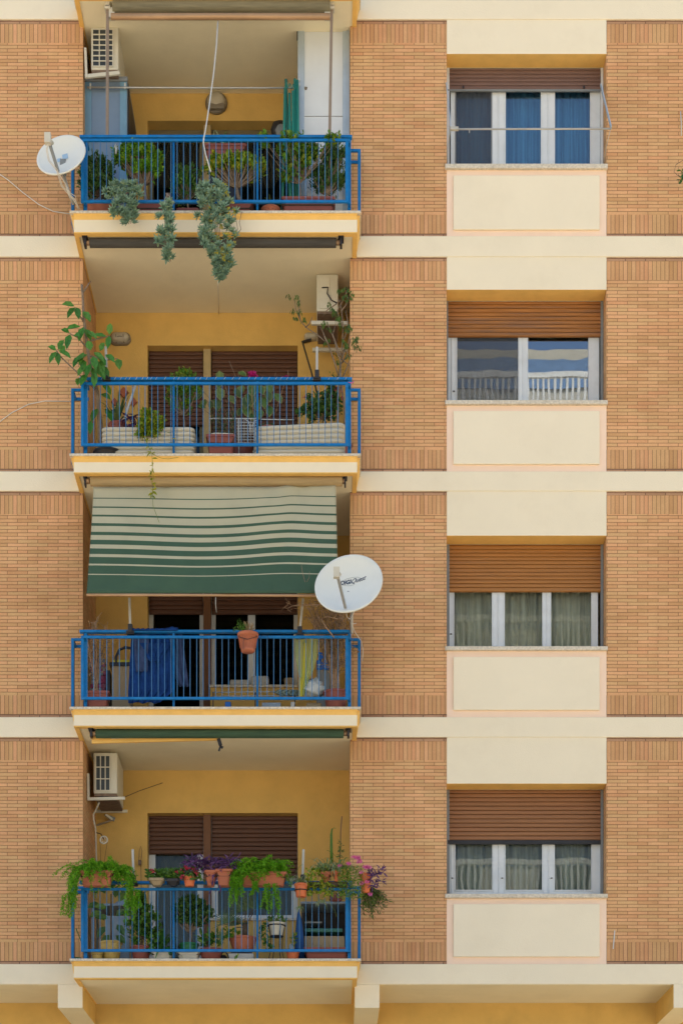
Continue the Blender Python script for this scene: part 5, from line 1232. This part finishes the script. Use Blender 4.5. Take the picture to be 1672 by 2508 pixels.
b = MB(); b.box(X(524,-.2), X(720,-.2), -.2, .1, zC+.03, zC+.10); b.build('shelf', M['black'], t, bevel=.01)
for k_, (px0, px1, py, mm, lb) in enumerate(((552,566,1727,'bluebox','small bright blue cloth under the drying rack'),(642,688,1729,'paleblue','pale blue folded cloth under the right of the drying rack'),(712,722,1727,'cloth','pale folded cloth at the right foot of the drying rack'))):
    b = MB(); b.box(X(px0,-.25), X(px1,-.25), -.35, -.15, zC, Z(py-2,-.25)); tag(b.build('folded_cloth', M[mm], None, org=(X(px0,-.25),-.25,zC), bevel=.008), lb, 'cloth', 'folded cloths on the third balcony')
M['sheet'] = mat('grey_green_sheet', (.14,.19,.17), .8, var=.2)
t = thing('draped_sheet', 'grey green sheet lying over the right of the drying rack', 'cloth', P(700,1695,-.2), 'folded cloths on the third balcony')
cloth(t, [(1690,680,734),(1697,672,730),(1704,690,735)], -.27, M['sheet'], 'sheet', .02, 4, 8, 30)
# parcels on the inner sill
yw = YBW-.02
for (px0, px1, pt, pb, mm, lb) in ((563,612,1660,1672,'cloth','flat pale bag on the inner sill behind the terracotta pot'),(615,658,1652,1673,'cloth','white box shaped parcel in the middle of the inner sill'),(696,718,1655,1672,'bin','small beige parcel at the right of the inner sill')):
    b = MB(); z0 = zC+.93; b.box(X(px0,yw), X(px1,yw), yw-.02, yw+.17, z0, z0+(pb-pt)/S*1.1); tag(b.build('parcel', M[mm], None, org=(X(px0,yw),yw,z0), bevel=.02), lb, 'parcel', 'parcels on the inner sill of the third balcony')

# ================================================================ LOWEST BALCONY (D)
zD = zf('D'); G4 = 'potted plants on the lowest balcony'
def railz(): return zD + .99
# troughs sitting on the rail
def railpot(px0, px1, pyt, pyb, y, m, par, h=None):
    z0 = Z(pyb, y); return trough(par, X(px0,y), X(px1,y), y, z0, Z(pyt,y)-z0, .17, m, .03)
t = potted('fern_basket', 'terracotta trough of bright asparagus fern at the left end of the lowest railing', 236, -.78, Z(2172,-.78), G4)
railpot(198, 276, 2137, 2172, -.78, M['terracotta'], t)
fern(t, 240, 2132, -.76, 34, 1.0, 120, .36, 'fern'); fern(t, 285, 2140, -.72, 24, 1.1, 60, .34, 'fern', hang=[(318,2150,2262,12),(335,2180,2240,5)]); fern(t, 205, 2135, -.8, 14, 1.2, 40, .34, 'fern', bias=-.4, hang=[(172,2150,2262,9),(186,2150,2230,6),(160,2190,2255,3)])
t = potted('fern_basket', 'terracotta trough overflowing with deep green asparagus fern in the middle of the lowest railing', 635, -.78, Z(2172,-.78), G4)
railpot(590, 700, 2140, 2172, -.76, M['terracotta'], t)
fern(t, 640, 2130, -.76, 52, .95, 190, .34, 'fern'); fern(t, 600, 2145, -.78, 20, 1.1, 50, .28, 'fern', hang=[(572,2150,2222,9),(585,2150,2200,7),(652,2165,2245,5),(675,2165,2250,5),(625,2160,2195,5)])
t = potted('begonia_trough', 'low grey trough of small mixed leaves and pale flowers left of the orange pot', 385, -.78, Z(2172,-.78), G4)
railpot(368, 400, 2155, 2171, -.76, M['bin'], t); railpot(411, 437, 2157, 2172, -.76, M['black'], t)
b = MB()
for i in range(300): b.leaf(P(360+rnd(0,88), 2146+rnd(-12,8), -.76+rnd(-.08,.08)), (rnd(-1,1),rnd(-1,.2),rnd(-.2,1)), .06, .034)
b.build('foliage', M['shadeleaf'], t); b = MB()
for px, py in ((371,2133),(433,2135),(447,2136),(375,2136)):
    for q in range(10): b.kite(P(px+rnd(-4,4),py+rnd(-3,3),-.83), (rnd(-1,1),-1,rnd(-1,1)), .035, .025)
b.build('flower', M['redflower'], t)
t = potted('geranium_pot', 'bright orange pot of red geranium on the lowest railing', 464, -.78, Z(2172,-.78), G4)
pot_round(t, 464, -.78, Z(2172,-.78), .075, .12, M['orange'])
b = MB(); [b.leaf(P(468+rnd(-26,28), 2140+rnd(-12,16), -.8+rnd(-.06,.06)), (rnd(-1,1),rnd(-1,.2),rnd(-.4,1)), .06, .04) for i in range(110)]; b.build('foliage', M['shadeleaf'], t)
b = MB()
for px, py in ((457,2126),(460,2130),(482,2141),(446,2150),(474,2132)):
    for q in range(12): b.kite(P(px+rnd(-5,5),py+rnd(-4,4),-.86), (rnd(-1,1),-1,rnd(-1,1)), .035, .025)
b.build('flower', M['redflower'], t)
t = potted('purple_trough', 'two terracotta troughs of purple leaved plant beside the middle fern', 535, -.78, Z(2172,-.78), G4)
railpot(503, 530, 2136, 2172, -.77, M['terracotta'], t); railpot(530, 568, 2133, 2172, -.78, M['terracotta'], t)
b = MB()
for i in range(95):
    p = P(rnd(456,582), rnd(2104,2140), -.78+rnd(-.08,.08))
    for q in range(3): b.leaf(p, (rnd(-1,1),rnd(-.8,.3),rnd(-.5,1)), rnd(.08,.14), .024, fold=.35, droop=.15)
for i in range(10): b.leaf(P(rnd(515,545), 2140+rnd(0,40), -.86), (rnd(-.5,.5),-.4,-1), .1, .022)
b.build('foliage', M['purple'], t)
t = potted('spider_plant', 'striped spider plant in a small orange pot clipped to the lowest railing', 737, -.8, Z(2198,-.8), G4)
pot_round(t, 737, -.80, Z(2198,-.8), .08, .165, M['orange'], rb=.062)
b = MB(); [straps(b, P(737+rnd(-6,6),2165,-.8), 8, .22, .014, 1.2, 1.2, 1.1) for _ in range(5)]; [straps(b, P(712+rnd(-8,8),2160,-.78), 8, .2, .013, 1.2, 1.2, 1.1) for _ in range(4)]
[straps(b, P(733+rnd(-2,2),2224,-.84), 6, .1, .012, .8, 1.2, 1.2) for _ in range(3)]; st = MB(); st.tube([P(734,2166,-.86), P(733,2200,-.9), P(733,2226,-.86)], .004, 4); st.tube([P(722,2140,-.8),P(736,2120,-.8),P(742,2118,-.8)], .003, 4); b.build('foliage', M['spider'], t); st.build('runner', M['spider'], t)
b = MB(); b.lathe(P(737,2182,-.8), [(.084,-.005),(.09,0),(.084,.006)], 20); b.build('pot_ring', M['black'], t)
t = potted('spider_plant', 'wide arching spider plant in brown pots at the right end of the lowest railing', 812, -.72, Z(2172,-.72), G4)
railpot(788, 808, 2140, 2165, -.7, M['terracotta'], t); railpot(816, 830, 2138, 2162, -.7, M['orange'], t)
b = MB(); [straps(b, P(rnd(785,850),2130+rnd(-6,8),-.74), 8, .30, .016, 1.3, 1.2, 1.3) for _ in range(13)]; b.build('foliage', M['spider'], t)
st = MB(); st.tube([P(782,2140,-.8), P(795,2165,-.85), P(806,2190,-.88), P(806,2210,-.88), P(820,2232,-.88), P(824,2246,-.88)], .003, 4); st.tube([P(838,2130,-.84), P(845,2160,-.86), P(850,2190,-.86)], .004, 4); st.tube([P(766,2172,-.8), P(778,2200,-.86), P(785,2214,-.86)], .003, 4); st.build('runner', M['willow'], t)
b = MB(); [straps(b, P(784+rnd(-6,6),2212,-.86), 7, .14, .012, .9, 1.2, 1.0) for _ in range(4)]; b.build('plantlet', M['spider'], t)
t = potted('leafy_trailer', 'yellow green trailing leaves between the small orange pot and the spider plant', 768, -.75, Z(2165,-.75), G4)
b = MB()
for i in range(150): b.leaf(P(rnd(752,800), rnd(2128,2195), -.76+rnd(-.08,.06)), (rnd(-1,1),rnd(-1,.2),rnd(-.6,1)), .055, .036)
for i in range(60): b.leaf(P(rnd(795,822), rnd(2168,2200), -.76+rnd(-.08,.06)), (rnd(-1,1),rnd(-1,.2),rnd(-.6,1)), .04, .026)
b.build('foliage', M['jadeyellow'], t); b = MB(); b.box(X(752,-.66), X(850,-.66), -.72, -.56, Z(2171,-.66), Z(2163,-.66)); b.build('tray', M['barkdark'], t)
t = potted('cactus_stalk', 'tall pale green stalk rising from the plants at the right of the lowest balcony', 811, -.7, Z(2120,-.7), G4)
b = MB(); b.tube([P(812,2115,-.7), P(811,2070,-.7), P(811,2045,-.7), P(813,2030,-.7)], [.02,.017,.014,.008], 8); b.tube([P(813,2034,-.7),P(817,2028,-.7),P(822,2030,-.7)], .004, 4); b.tube([P(800,2083,-.7),P(812,2088,-.7),P(828,2104,-.7)], .003, 4); b.build('stem', M['citrus'], t)
t = potted('thorny_stem', 'thin dark leafless stem on the right of the lowest balcony', 833, -.6, Z(2110,-.6), G4)
b = MB(); b.tube([P(831,2110,-.6), P(834,2080,-.6), P(834,2040,-.6), P(837,2000,-.6)], .006, 5); b.build('stem', M['barkdark'], t)
b = MB(); [b.leaf(P(833+rnd(-5,5), rnd(2060,2106), -.62), (rnd(-1,1),-.5,rnd(-.2,1)), .045, .016) for _ in range(34)]; b.build('foliage', M['dark'], t)
t = potted('pink_flowers', 'fleshy green mat with pink daisy flowers at the right corner of the lowest railing', 868, -.8, Z(2160,-.8), G4)
b = MB()
for i in range(850):
    a = rnd(0,1); p = P(852+rnd(-26,34)+ 8*a, 2125+ rnd(0,78), -.8+rnd(-.1,.08)); b.kite(p, (rnd(-1,1),rnd(-1,.2),rnd(-.5,1)), .05, .010)
b.build('foliage', M['citrus'], t); b = MB()
for px, py in ((865,2101),(877,2101),(880,2108),(878,2113),(883,2112),(832,2122),(852,2116),(855,2117),(892,2125),(899,2124),(905,2126),(884,2138),(885,2165),(898,2162),(906,2192),(873,2104),(896,2127),(870,2101)):
    for q in range(18):
        a = q/18*6.28; b.kite(P(px+rnd(-1.5,1.5),py,-.9), (math.cos(a),-.5,math.sin(a)*.8+.2), .036, .009)
b.build('flower', M['pinkflower'], t)
t = potted('purple_heart', 'purple leaved sprigs in an orange corner pot beside the bricks', 896, -.75, Z(2186,-.75), G4)
z0 = Z(2188,-.76); pot_round(t, 895, -.76, z0, .075, .24, M['orange'], rb=.05)
b = MB(); st = MB()
for px, py in ((905,2140),(912,2148),(920,2142),(932,2130),(938,2138),(934,2160),(918,2165),(912,2170),(925,2138),(908,2134),(904,2160),(922,2175)):
    st.tube([P(903,2158,-.78), P((903+px)/2,(2150+py)/2,-.8), P(px,py,-.82)], .003, 4, cap=False)
    for q in range(5): b.leaf(P(px,py,-.82), (rnd(-1,1),rnd(-.8,.2),rnd(-.8,1)), .085, .022, fold=.35)
b.build('foliage', M['purple'], t); st.build('stem', M['purple'], t)
t = potted('trailing_oleander', 'olive green hanging shrub spilling over the bricks right of the lowest railing', 915, -.6, Z(2190,-.6), G4)
b = MB(); st = MB()
for i in range(58):
    r_ = math.sqrt(rnd(.02,1)); a = rnd(0,6.28); ex, ey = 915+math.cos(a)*34*r_, 2222+math.sin(a)*36*r_
    if rnd(0,1) < .12: ex, ey = rnd(930,955), rnd(2188,2215)
    p0 = P(895+rnd(-6,6), 2178+rnd(-8,8), -.7); p1 = P(ex, ey, -.62+rnd(-.15,.2)); pts = arc(p0, p1, .04, 6); st.tube(pts, .003, 4, cap=False)
    for q in range(13):
        u = rnd(2.5,6); j = min(int(u),5); b.leaf(pts[j].lerp(pts[j+1],u-j), (rnd(-1,1),rnd(-1,.3),rnd(-1,.5)), .065, .013)
st.build('stem', M['bark'], t); b.build('foliage', M['willow'], t)
# floor level pots, left to right
def fl(name, label, px, y, potargs, kind='round', z0=None):
    z_ = zD if z0 is None else z0; t = potted(name, label, px, y, z_, G4)
    if kind == 'round': pot_round(t, px, y, z_, *potargs)
    else: trough(t, X(px-potargs[0]/2,y), X(px+potargs[0]/2,y), y, z_, potargs[1], .2, potargs[2])
    return t
t = fl('clay_pot', 'small stacked clay pot with yellow bands at the left corner of the lowest balcony', 238, -.45, (.075,.12,M['yellowpot']))
t = fl('fiddle_leaf_fig', 'dark big leaved fig in a yellow glazed pot behind the left of the lowest railing', 272, -.35, (.14,.26,M['yellowpot']))
b = MB(); st = MB(); st.tube([(X(272,-.35),-.35,zD+.24), P(272,2270,-.35), P(272,2190,-.38)], [.014,.012,.008], 6)
for a_ in [(258,2270,-.6,-.8),(286,2265,.6,-.8),(250,2235,-.9,-.3),(290,2210,.5,.7),(282,2200,.2,1),(258,2190,-.4,.8),(262,2225,-.7,.1),(292,2235,.9,-.2),(300,2222,.9,.2),(275,2180,0,1),(240,2190,-.6,.6),(268,2290,-.5,-.7),(283,2292,.7,-.5),(245,2215,-.8,-.2),(295,2190,.6,.5),(265,2250,-.9,.1),(283,2245,.6,.4)]:
    b.leaf(P(a_[0],a_[1],-.4+rnd(-.06,.06)), (a_[2],-.2,a_[3]), .17, .10, fold=.15, droop=.12, nrm=(.1,-1,.4))
st.build('stem', M['barkdark'], t); b.build('foliage', M['dark'], t)
t = fl('climbing_ivy', 'dark small leaved climber reaching up from a red brown pot', 345, -.35, (.125,.2,M['redplastic']))
bush(t, (X(345,-.35),-.35,zD+.18), pxdome(350,2265,-.38,36,80,.12,62,-1,.9), 'shadeleaf', (.06,.04), 7, 'barkdark', .012, tuft=.04)
t = fl('strap_leaf_plant', 'broad strap leaved plant in a white rectangular planter', 398, -.38, (50,.135,M['whitepot']), 'trough')
b = MB(); straps(b, (X(392,-.38),-.38,zD+.12), 16, .52, .07, 1.15, .7, .75, az=(-.6,3.7)); straps(b, (X(405,-.38),-.38,zD+.12), 12, .4, .06, .9, .9, .8); b.build('foliage', M['rubber'], t)
t = fl('jade_tree', 'dark jade tree in a green pot inside a white planter', 462, -.38, (54,.135,M['whitepot']), 'trough')
pot_round(t, 463, -.3, zD+.05, .12, .2, M['greenpot'])
bush(t, (X(465,-.35),-.35,zD+.2), pxdome(468,2240,-.38,46,34,.16,66,-.7,.7), 'dark', (.055,.034), 11, 'bark', .028)
t = fl('peace_lily', 'low leafy plant in a brown bowl in the middle of the lowest balcony', 517, -.38, (.15,.16,M['redplastic']))
b = MB(); [b.leaf(P(rnd(490,545),rnd(2290,2320),-.4+rnd(-.06,.06)), (rnd(-1,1),rnd(-.8,.2),rnd(-.2,1)), .12, .05) for _ in range(48)]; b.build('foliage', M['shadeleaf'], t)
t = thing('watering_can', 'black curled handle of a watering can beside the brown bowl', 'watering can', (X(552,-.35), -.35, zD))
b = MB(); b.tube([P(540,2346,-.4), P(544,2334,-.4), P(552,2332,-.4), P(558,2340,-.4), P(560,2350,-.4)], .008, 6); b.build('handle', M['black'], t); b = MB(); b.lathe((X(545,-.3),-.3,zD), [(.05,0),(.06,.08),(.04,.1)], 14); b.build('body', M['black'], t)
t = thing('white_crate', 'long white box under the terracotta palm bowl', 'box', (X(594,-.3), -.3, zD)); 
b = MB(); b.box(X(560,-.3), X(622,-.3), -.4, -.12, zD, zD+.11); b.build('body', M['cloth'], t, bevel=.01); b = MB(); b.box(X(566,-.3), X(618,-.3), -.39, -.14, zD+.11, zD+.125); b.build('lid', M['black'], t)
t = fl('fan_palm', 'fan palm in a wide terracotta bowl on a white box', 595, -.3, (.175,.20,M['terracotta'],.12), z0=zD+.126)
b = MB(); st = MB(); base = Vector((X(600,-.3),-.3,zD+.30)); st.tube([base, base+Vector((.0,0,.22))], [.04,.03], 10)
def fan(px, py, r, a0, a1, n, y=-.36):
    c = P(px,py,y); st.tube(arc(base+Vector((0,0,.15)), c, .05, 6), .006, 5)
    for i in range(n):
        a = R(a0+(a1-a0)*i/(n-1)); d = Vector((math.cos(a), -.25, math.sin(a))); L = r/S*rnd(.85,1.05)
        b.ribbon([c, c+d*L*.5+Vector((0,0,.01)), c+d*L+Vector((0,0,-.01))], [.004,.013,.002], (-d.z, .2, d.x))
fan(602,2232,52,30,200,26,-.36); fan(622,2228,40,0,150,20,-.40); fan(558,2262,38,20,200,20,-.42); fan(575,2268,34,10,190,18,-.3); fan(640,2222,44,-40,80,16,-.34); fan(548,2295,22,100,260,12,-.5)
b.build('foliage', M['palm'], t); st.build('stem', M['barkdark'], t)
b = MB(); [b.leaf(P(rnd(548,586),rnd(2278,2302),-.45), (rnd(-1,.3),-.3,rnd(-.5,.6)), .09, .045) for _ in range(22)]; [b.leaf(P(578+rnd(-2,6),2338+rnd(-14,8),-.7), (rnd(-.3,.5),-.3,-1), .05,.02) for _ in range(6)]; b.build('young_leaves', M['citrus'], t)
t = thing('plant_stand', 'black curled iron plant stand carrying a white pot', 'plant stand', (X(677,-.3), -.3, zD))
c = Vector((X(677,-.3),-.3,zD)); hz = Z(2296,-.3)
b = MB(); b.lathe((c.x,c.y,hz), [(.085,0),(.092,.006),(.085,.012)], 24); b.lathe((c.x,c.y,Z(2270,-.3)), [(.115,0),(.122,.006),(.115,.012)], 24); b.build('ring', M['black'], t)
for k in range(4):
    a = k*math.pi/2+.5; b = MB(); d = Vector((math.cos(a), math.sin(a), 0)); b.tube([c+d*.11+Vector((0,0,Z(2272,-.3)-zD)), c+d*.085+Vector((0,0,hz-zD)), c+d*.08+Vector((0,0,.16)), c+d*.11+Vector((0,0,.05)), c+d*.14], .006, 5); b.build('leg', M['black'], t)
t = potted('white_pot', 'white patterned pot standing in the black iron stand', 677, -.3, hz, G4)
pot_round(t, 677, -.3, hz+.01, .108, .17, M['whitepot'], rb=.075)
b = MB(); [b.leaf(P(677+rnd(-22,22),2257+rnd(-8,6),-.3+rnd(-.08,.08)), (rnd(-1,1),rnd(-1,.3),rnd(-.2,1)), .055, .03) for _ in range(50)]
for i in range(90): u = rnd(0,1); b.leaf(P(650-12*math.sin(u*3)+rnd(-8,8)+14*u, 2262+60*u+rnd(-6,6), -.38+rnd(-.05,.05)), (rnd(-1,1),rnd(-1,.3),rnd(-1,.3)), .05, .03)
b.build('foliage', M['shadeleaf'], t)
t = fl('small_sprout', 'small orange pot with a bright green sprout beside the folded blue parasol', 717, -.42, (.085,.14,M['orange'],.062))
b = MB(); [b.leaf(P(719+rnd(-4,5),rnd(2290,2322),-.44), (rnd(-1,1),rnd(-1,.2),rnd(.2,1)), .05, .024) for _ in range(26)]; b.build('foliage', M['citrus'], t)
b = MB(); b.lathe(P(713,2322,-.42), [(.03,-.07),(.034,-.03),(.03,.03),(.012,.05)], 12); tag(b.build('clear_bottle', M['paleblue'], None, org=P(713,2330,-.42)), 'pale plastic bottle in the pot with the green sprout', 'bottle')
t = thing('folded_parasol', 'closed deep blue parasol leaning beside the black cabinet', 'parasol', (X(735,-.25), -.25, zD))
b = MB(); b.tube([(X(733,-.25),-.25,zD+.03), P(733,2290,-.25), P(732,2250,-.25), P(731,2228,-.25)], [.07,.055,.03,.008], 10); b.build('canopy', M['umbrella'], t); b = MB(); b.tube([P(731,2228,-.25), P(730,2222,-.25)], .012, 6); b.build('tip', M['wire'], t)
t = thing('long_planter', 'long brown planter at the foot of the black cabinet', 'planter', (X(797,-.4), -.4, zD)); trough(t, X(747,-.42), X(853,-.42), -.42, zD, .16, .2, M['redplastic'])
t = thing('black_cabinet', 'open black cabinet with a teal tray at the right end of the lowest balcony', 'cabinet', (X(795,0), 0, zD))
x0, x1 = X(738,-.1), X(850,-.1)
b = MB(); z1 = Z(2216,-.1); b.box(x0, x0+.03, -.1, .4, zD, z1); b.box(x1-.03, x1, -.1, .4, zD, z1); b.box(x0, x1, .38, .4, zD+.001, z1-.001); b.build('frame', M['black'], t)
b = MB(); b.box(x0-.01, x1+.01, -.14, .42, z1, z1+.03); b.build('top_cover', M['paleblue'], t, bevel=.01)
b = MB(); b.box(x0+.04, x1-.06, -.09, .3, Z(2283,-.1), Z(2274,-.1)); b.build('tray', M['tealshelf'], t, bevel=.01)
b = MB(); b.box(x0+.035, x1-.035, -.08, .3, Z(2325,-.1), Z(2293,-.1)); b.build('drawer', M['bin'], t)
b = MB(); b.box(x0+.04, X(788,-.1), .0, .3, Z(2262,0), Z(2258,0)); b.build('shelf', M['greyframe'], t)
t = thing('saucer_pots', 'stack of brown saucers on the black cabinet', 'pots', (X(822,-.1), -.1, z1+.03))
b = MB(); c = Vector((X(822,-.1),-.1,z1+.031)); b.lathe(c, [(.06,0),(.09,.03),(.085,.03),(.065,.035),(.085,.07),(.08,.075),(.06,.08)], 18); b.build('saucer', M['redplastic'], t)
b = MB(); [b.leaf(c+Vector((rnd(-.09,.09),rnd(-.05,.05),.08+rnd(0,.08))), (rnd(-1,1),rnd(-1,.2),rnd(0,1)), .07, .03) for _ in range(40)]; b.build('foliage', M['dark'], t)
t = thing('garden_table', 'pale blue covered table behind the fig on the lowest balcony', 'table', (X(275,.4), .4, zD))
x0, x1 = X(222,.3), X(325,.3); z1 = Z(2222,.3)
b = MB(); b.box(x0, x1, .1, .7, z1-.03, z1); b.build('tabletop', M['paleblue'], t, bevel=.008)
for xx in (x0+.03, x1-.06):
    for yy in (.13,.64): b = MB(); b.box(xx, xx+.03, yy, yy+.03, zD, z1-.03); b.build('leg', M['paleblue'], t)
t = thing('folded_cover', 'pale blue tented cover on the garden table', 'cover', (X(300,.3), .3, z1))
b = MB(); b.lathe((X(300,.3),.3,z1+.001), [(.15,0),(.12,.03),(.06,.08),(.01,.115)], 10, sy=.6); b.build('cover', M['paleblue'], t)
b = MB(); b.box(X(262,.25), X(322,.25), .02, .06, zD, Z(2245,.05)); tag(b.build('plastic_sheet', M['paleblue'], None, org=(X(290,.05),.05,zD), bevel=.01), 'pale blue grey plastic sheet leaning below the garden table', 'sheet')
t = thing('broom', 'green handled broom leaning at the left corner of the lowest balcony', 'broom', (X(190,-.12), -.12, zD))
b = MB(); b.tube([P(186,2275,-.1), P(200,2310,-.1)], .006, 5); b.build('handle', M['rubber'], t); b = MB(); b.lathe((X(189,-.15),-.15,zD), [(.035,0),(.06,.09),(.05,.1)], 14); b.build('green_pot', M['greenpot'], t)
# wheel, antenna arm, wires
t = thing('clothesline_pulley', 'small pale pulley wheel hanging under the drain pipe', 'pulley', P(254,2058,.5))
b = MB(); c = P(254,2058,.5); rot = Matrix.Rotation(R(90), 3, 'X'); 
b.tube([c+Vector((math.cos(i*math.pi/12)*.047,0,math.sin(i*math.pi/12)*.047)) for i in range(25)], .010, 7, cap=False)
for k in range(6): a = k*math.pi/3; b.tube([c+Vector((math.cos(a)*.015,0,math.sin(a)*.015)), c+Vector((math.cos(a)*.042,0,math.sin(a)*.042))], .005, 5)
b.build('wheel', M['acwhite'], t); b = MB(); b.tube([P(236,2040,.6), P(248,2044,.52), P(254,2056,.48)], .006, 5); b.build('hook', M['black'], t)
b = MB(); b.tube([P(245,2062,.5), P(247,2110,.5), P(250,2140,.5)], .0028, 4); b.tube([P(263,2062,.5), P(257,2100,.5), P(252,2140,.5)], .0028, 4); b.build('line', M['black'], t)
stick('wall_cable', [P(300,1955,.5), P(340,1938,.9), P(398,1918,1.33)], .004, M['black'], 'thin dark cable stretched from the lowest air conditioner to the ochre wall', 'cable')
t = thing('wall_lamp', 'small white spotlight arm on the wall under the lowest air conditioner', 'wall lamp', P(275,2006,1.3))
b = MB(); b.obox(P(258,1996,1.2), P(274,2008,1.25), .035, .03); b.build('spotlight', M['acwhite'], t); b = MB(); b.obox(P(238,2022,1.33), P(276,2009,1.25), .02, .02); b.build('arm', M['steel'], t); b = MB(); b.obox(P(268,2003,1.3), P(281,2008,1.32), .03, .05); b.build('wall_plate', M['greyframe'], t)
t = thing('wire_loop', 'looped wire with a small weight hanging on the ochre wall by the door', 'wire', P(343,2115,1.3))
b = MB(); b.tube([P(345,2110,1.3), P(348,2085,1.3), P(344,2073,1.32), P(341,2085,1.3), P(340,2110,1.3)], .004, 5); b.tube([P(345,2120,1.3), P(346,2180,1.3)], .004, 5); b.build('loop', M['rust'], t); b = MB(); b.box(X(339,1.3), X(346,1.3), 1.27, 1.31, Z(2120,1.3), Z(2108,1.3)); b.build('weight', M['rust'], t)
# ================================================================ opposite building (seen only mirrored in the panes)
OB = thing('facing_building', 'pale apartment building across the street with white balustrades', 'building', (0,-29,0))
M['obwall'] = mat('facing_wall', (.50,.46,.38), .9, var=.08)
M['obglass'] = mat('facing_window', (.03,.035,.04), .2)
M['obwhite'] = mat('facing_balustrade', (.70,.69,.66), .7)
M['obblue'] = mat('facing_awning', (.17,.27,.44), .8)
b = MB(); b.box(1.5, 13, -42, -29, 0, 29.5); b.build('wall', M['obwall'], OB)
for f in range(9):
    zf = -2.1 + 3.375*f
    b = MB(); b.box(1.7, 12.8, -29, -27.9, zf+2.4, zf+2.6); b.build('balcony_slab', M['obwhite'], OB)
    b = MB(); x = 1.8
    while x < 12.7: b.box(x, x+.06, -27.98, -27.9, zf+2.6, zf+3.3); x += .16
    b.box(1.7, 12.8, -28.0, -27.88, zf+3.3, zf+3.45); b.build('balustrade', M['obwhite'], OB)
    b = MB(); b.quad((1.9,-29,zf+3.5),(12.6,-28.9,zf+3.5),(12.6,-28.9,zf+4.3),(1.9,-28.9,zf+4.3)); b.build('awning', M['obblue'], OB)
    for k in range(3 if f < 8 else 0):
        b = MB(); x = 2.6 + 3.2*k; b.box(x, x+1.5, -29.05, -28.98, zf+2.6, zf+4.9); b.build('window', M['obglass'], OB)

# ================================================================ light
w = bpy.data.worlds.new('World'); sc.world = w; w.use_nodes = True
nt = w.node_tree; bg = nt.nodes['Background']
sky = nt.nodes.new('ShaderNodeTexSky'); sky.sky_type = 'NISHITA'; sky.sun_disc = False
EL, AZ = 62, 155          # sun: high and behind the building, so the facade is in open shade
sky.sun_elevation = R(EL); sky.sun_rotation = R(180+AZ)
sky.altitude = 50; sky.air_density = 1.0; sky.dust_density = 1.8; sky.ozone_density = 1.0
nt.links.new(sky.outputs[0], bg.inputs['Color']); bg.inputs['Strength'].default_value = .13
sl = bpy.data.lights.new('sun', 'SUN'); sl.energy = 4.5; sl.angle = R(.5); sl.color = (1.0, .93, .80)
so = bpy.data.objects.new('sun', sl); COL.objects.link(so)
dv = Vector((math.sin(R(AZ))*math.cos(R(EL)), -math.cos(R(AZ))*math.cos(R(EL)), math.sin(R(EL))))
so.rotation_euler = dv.to_track_quat('Z', 'Y').to_euler(); so.location = (0,-10,30)

# ================================================================ camera
cd = bpy.data.cameras.new('camera'); cam = bpy.data.objects.new('camera', cd); COL.objects.link(cam)
cam.location = (0, -D, EYE); cam.rotation_euler = (R(90), 0, 0)
cd.sensor_fit = 'HORIZONTAL'; cd.sensor_width = 36; cd.lens = S*D/1672*36
cd.shift_x = (836-VX)/1672; cd.shift_y = (VY-1254)/1672
cd.clip_start = .5; cd.clip_end = 2000
sc.camera = cam
vs = sc.view_settings; vs.view_transform = 'Standard'; vs.look = 'None'; vs.gamma = 1; vs.exposure = 1.17
sc.render.resolution_x = 682; sc.render.resolution_y = 1024
sc.cycles.max_bounces = 8; sc.cycles.transparent_max_bounces = 16; sc.cycles.use_denoising = True
sc.cycles.sample_clamp_indirect = 4
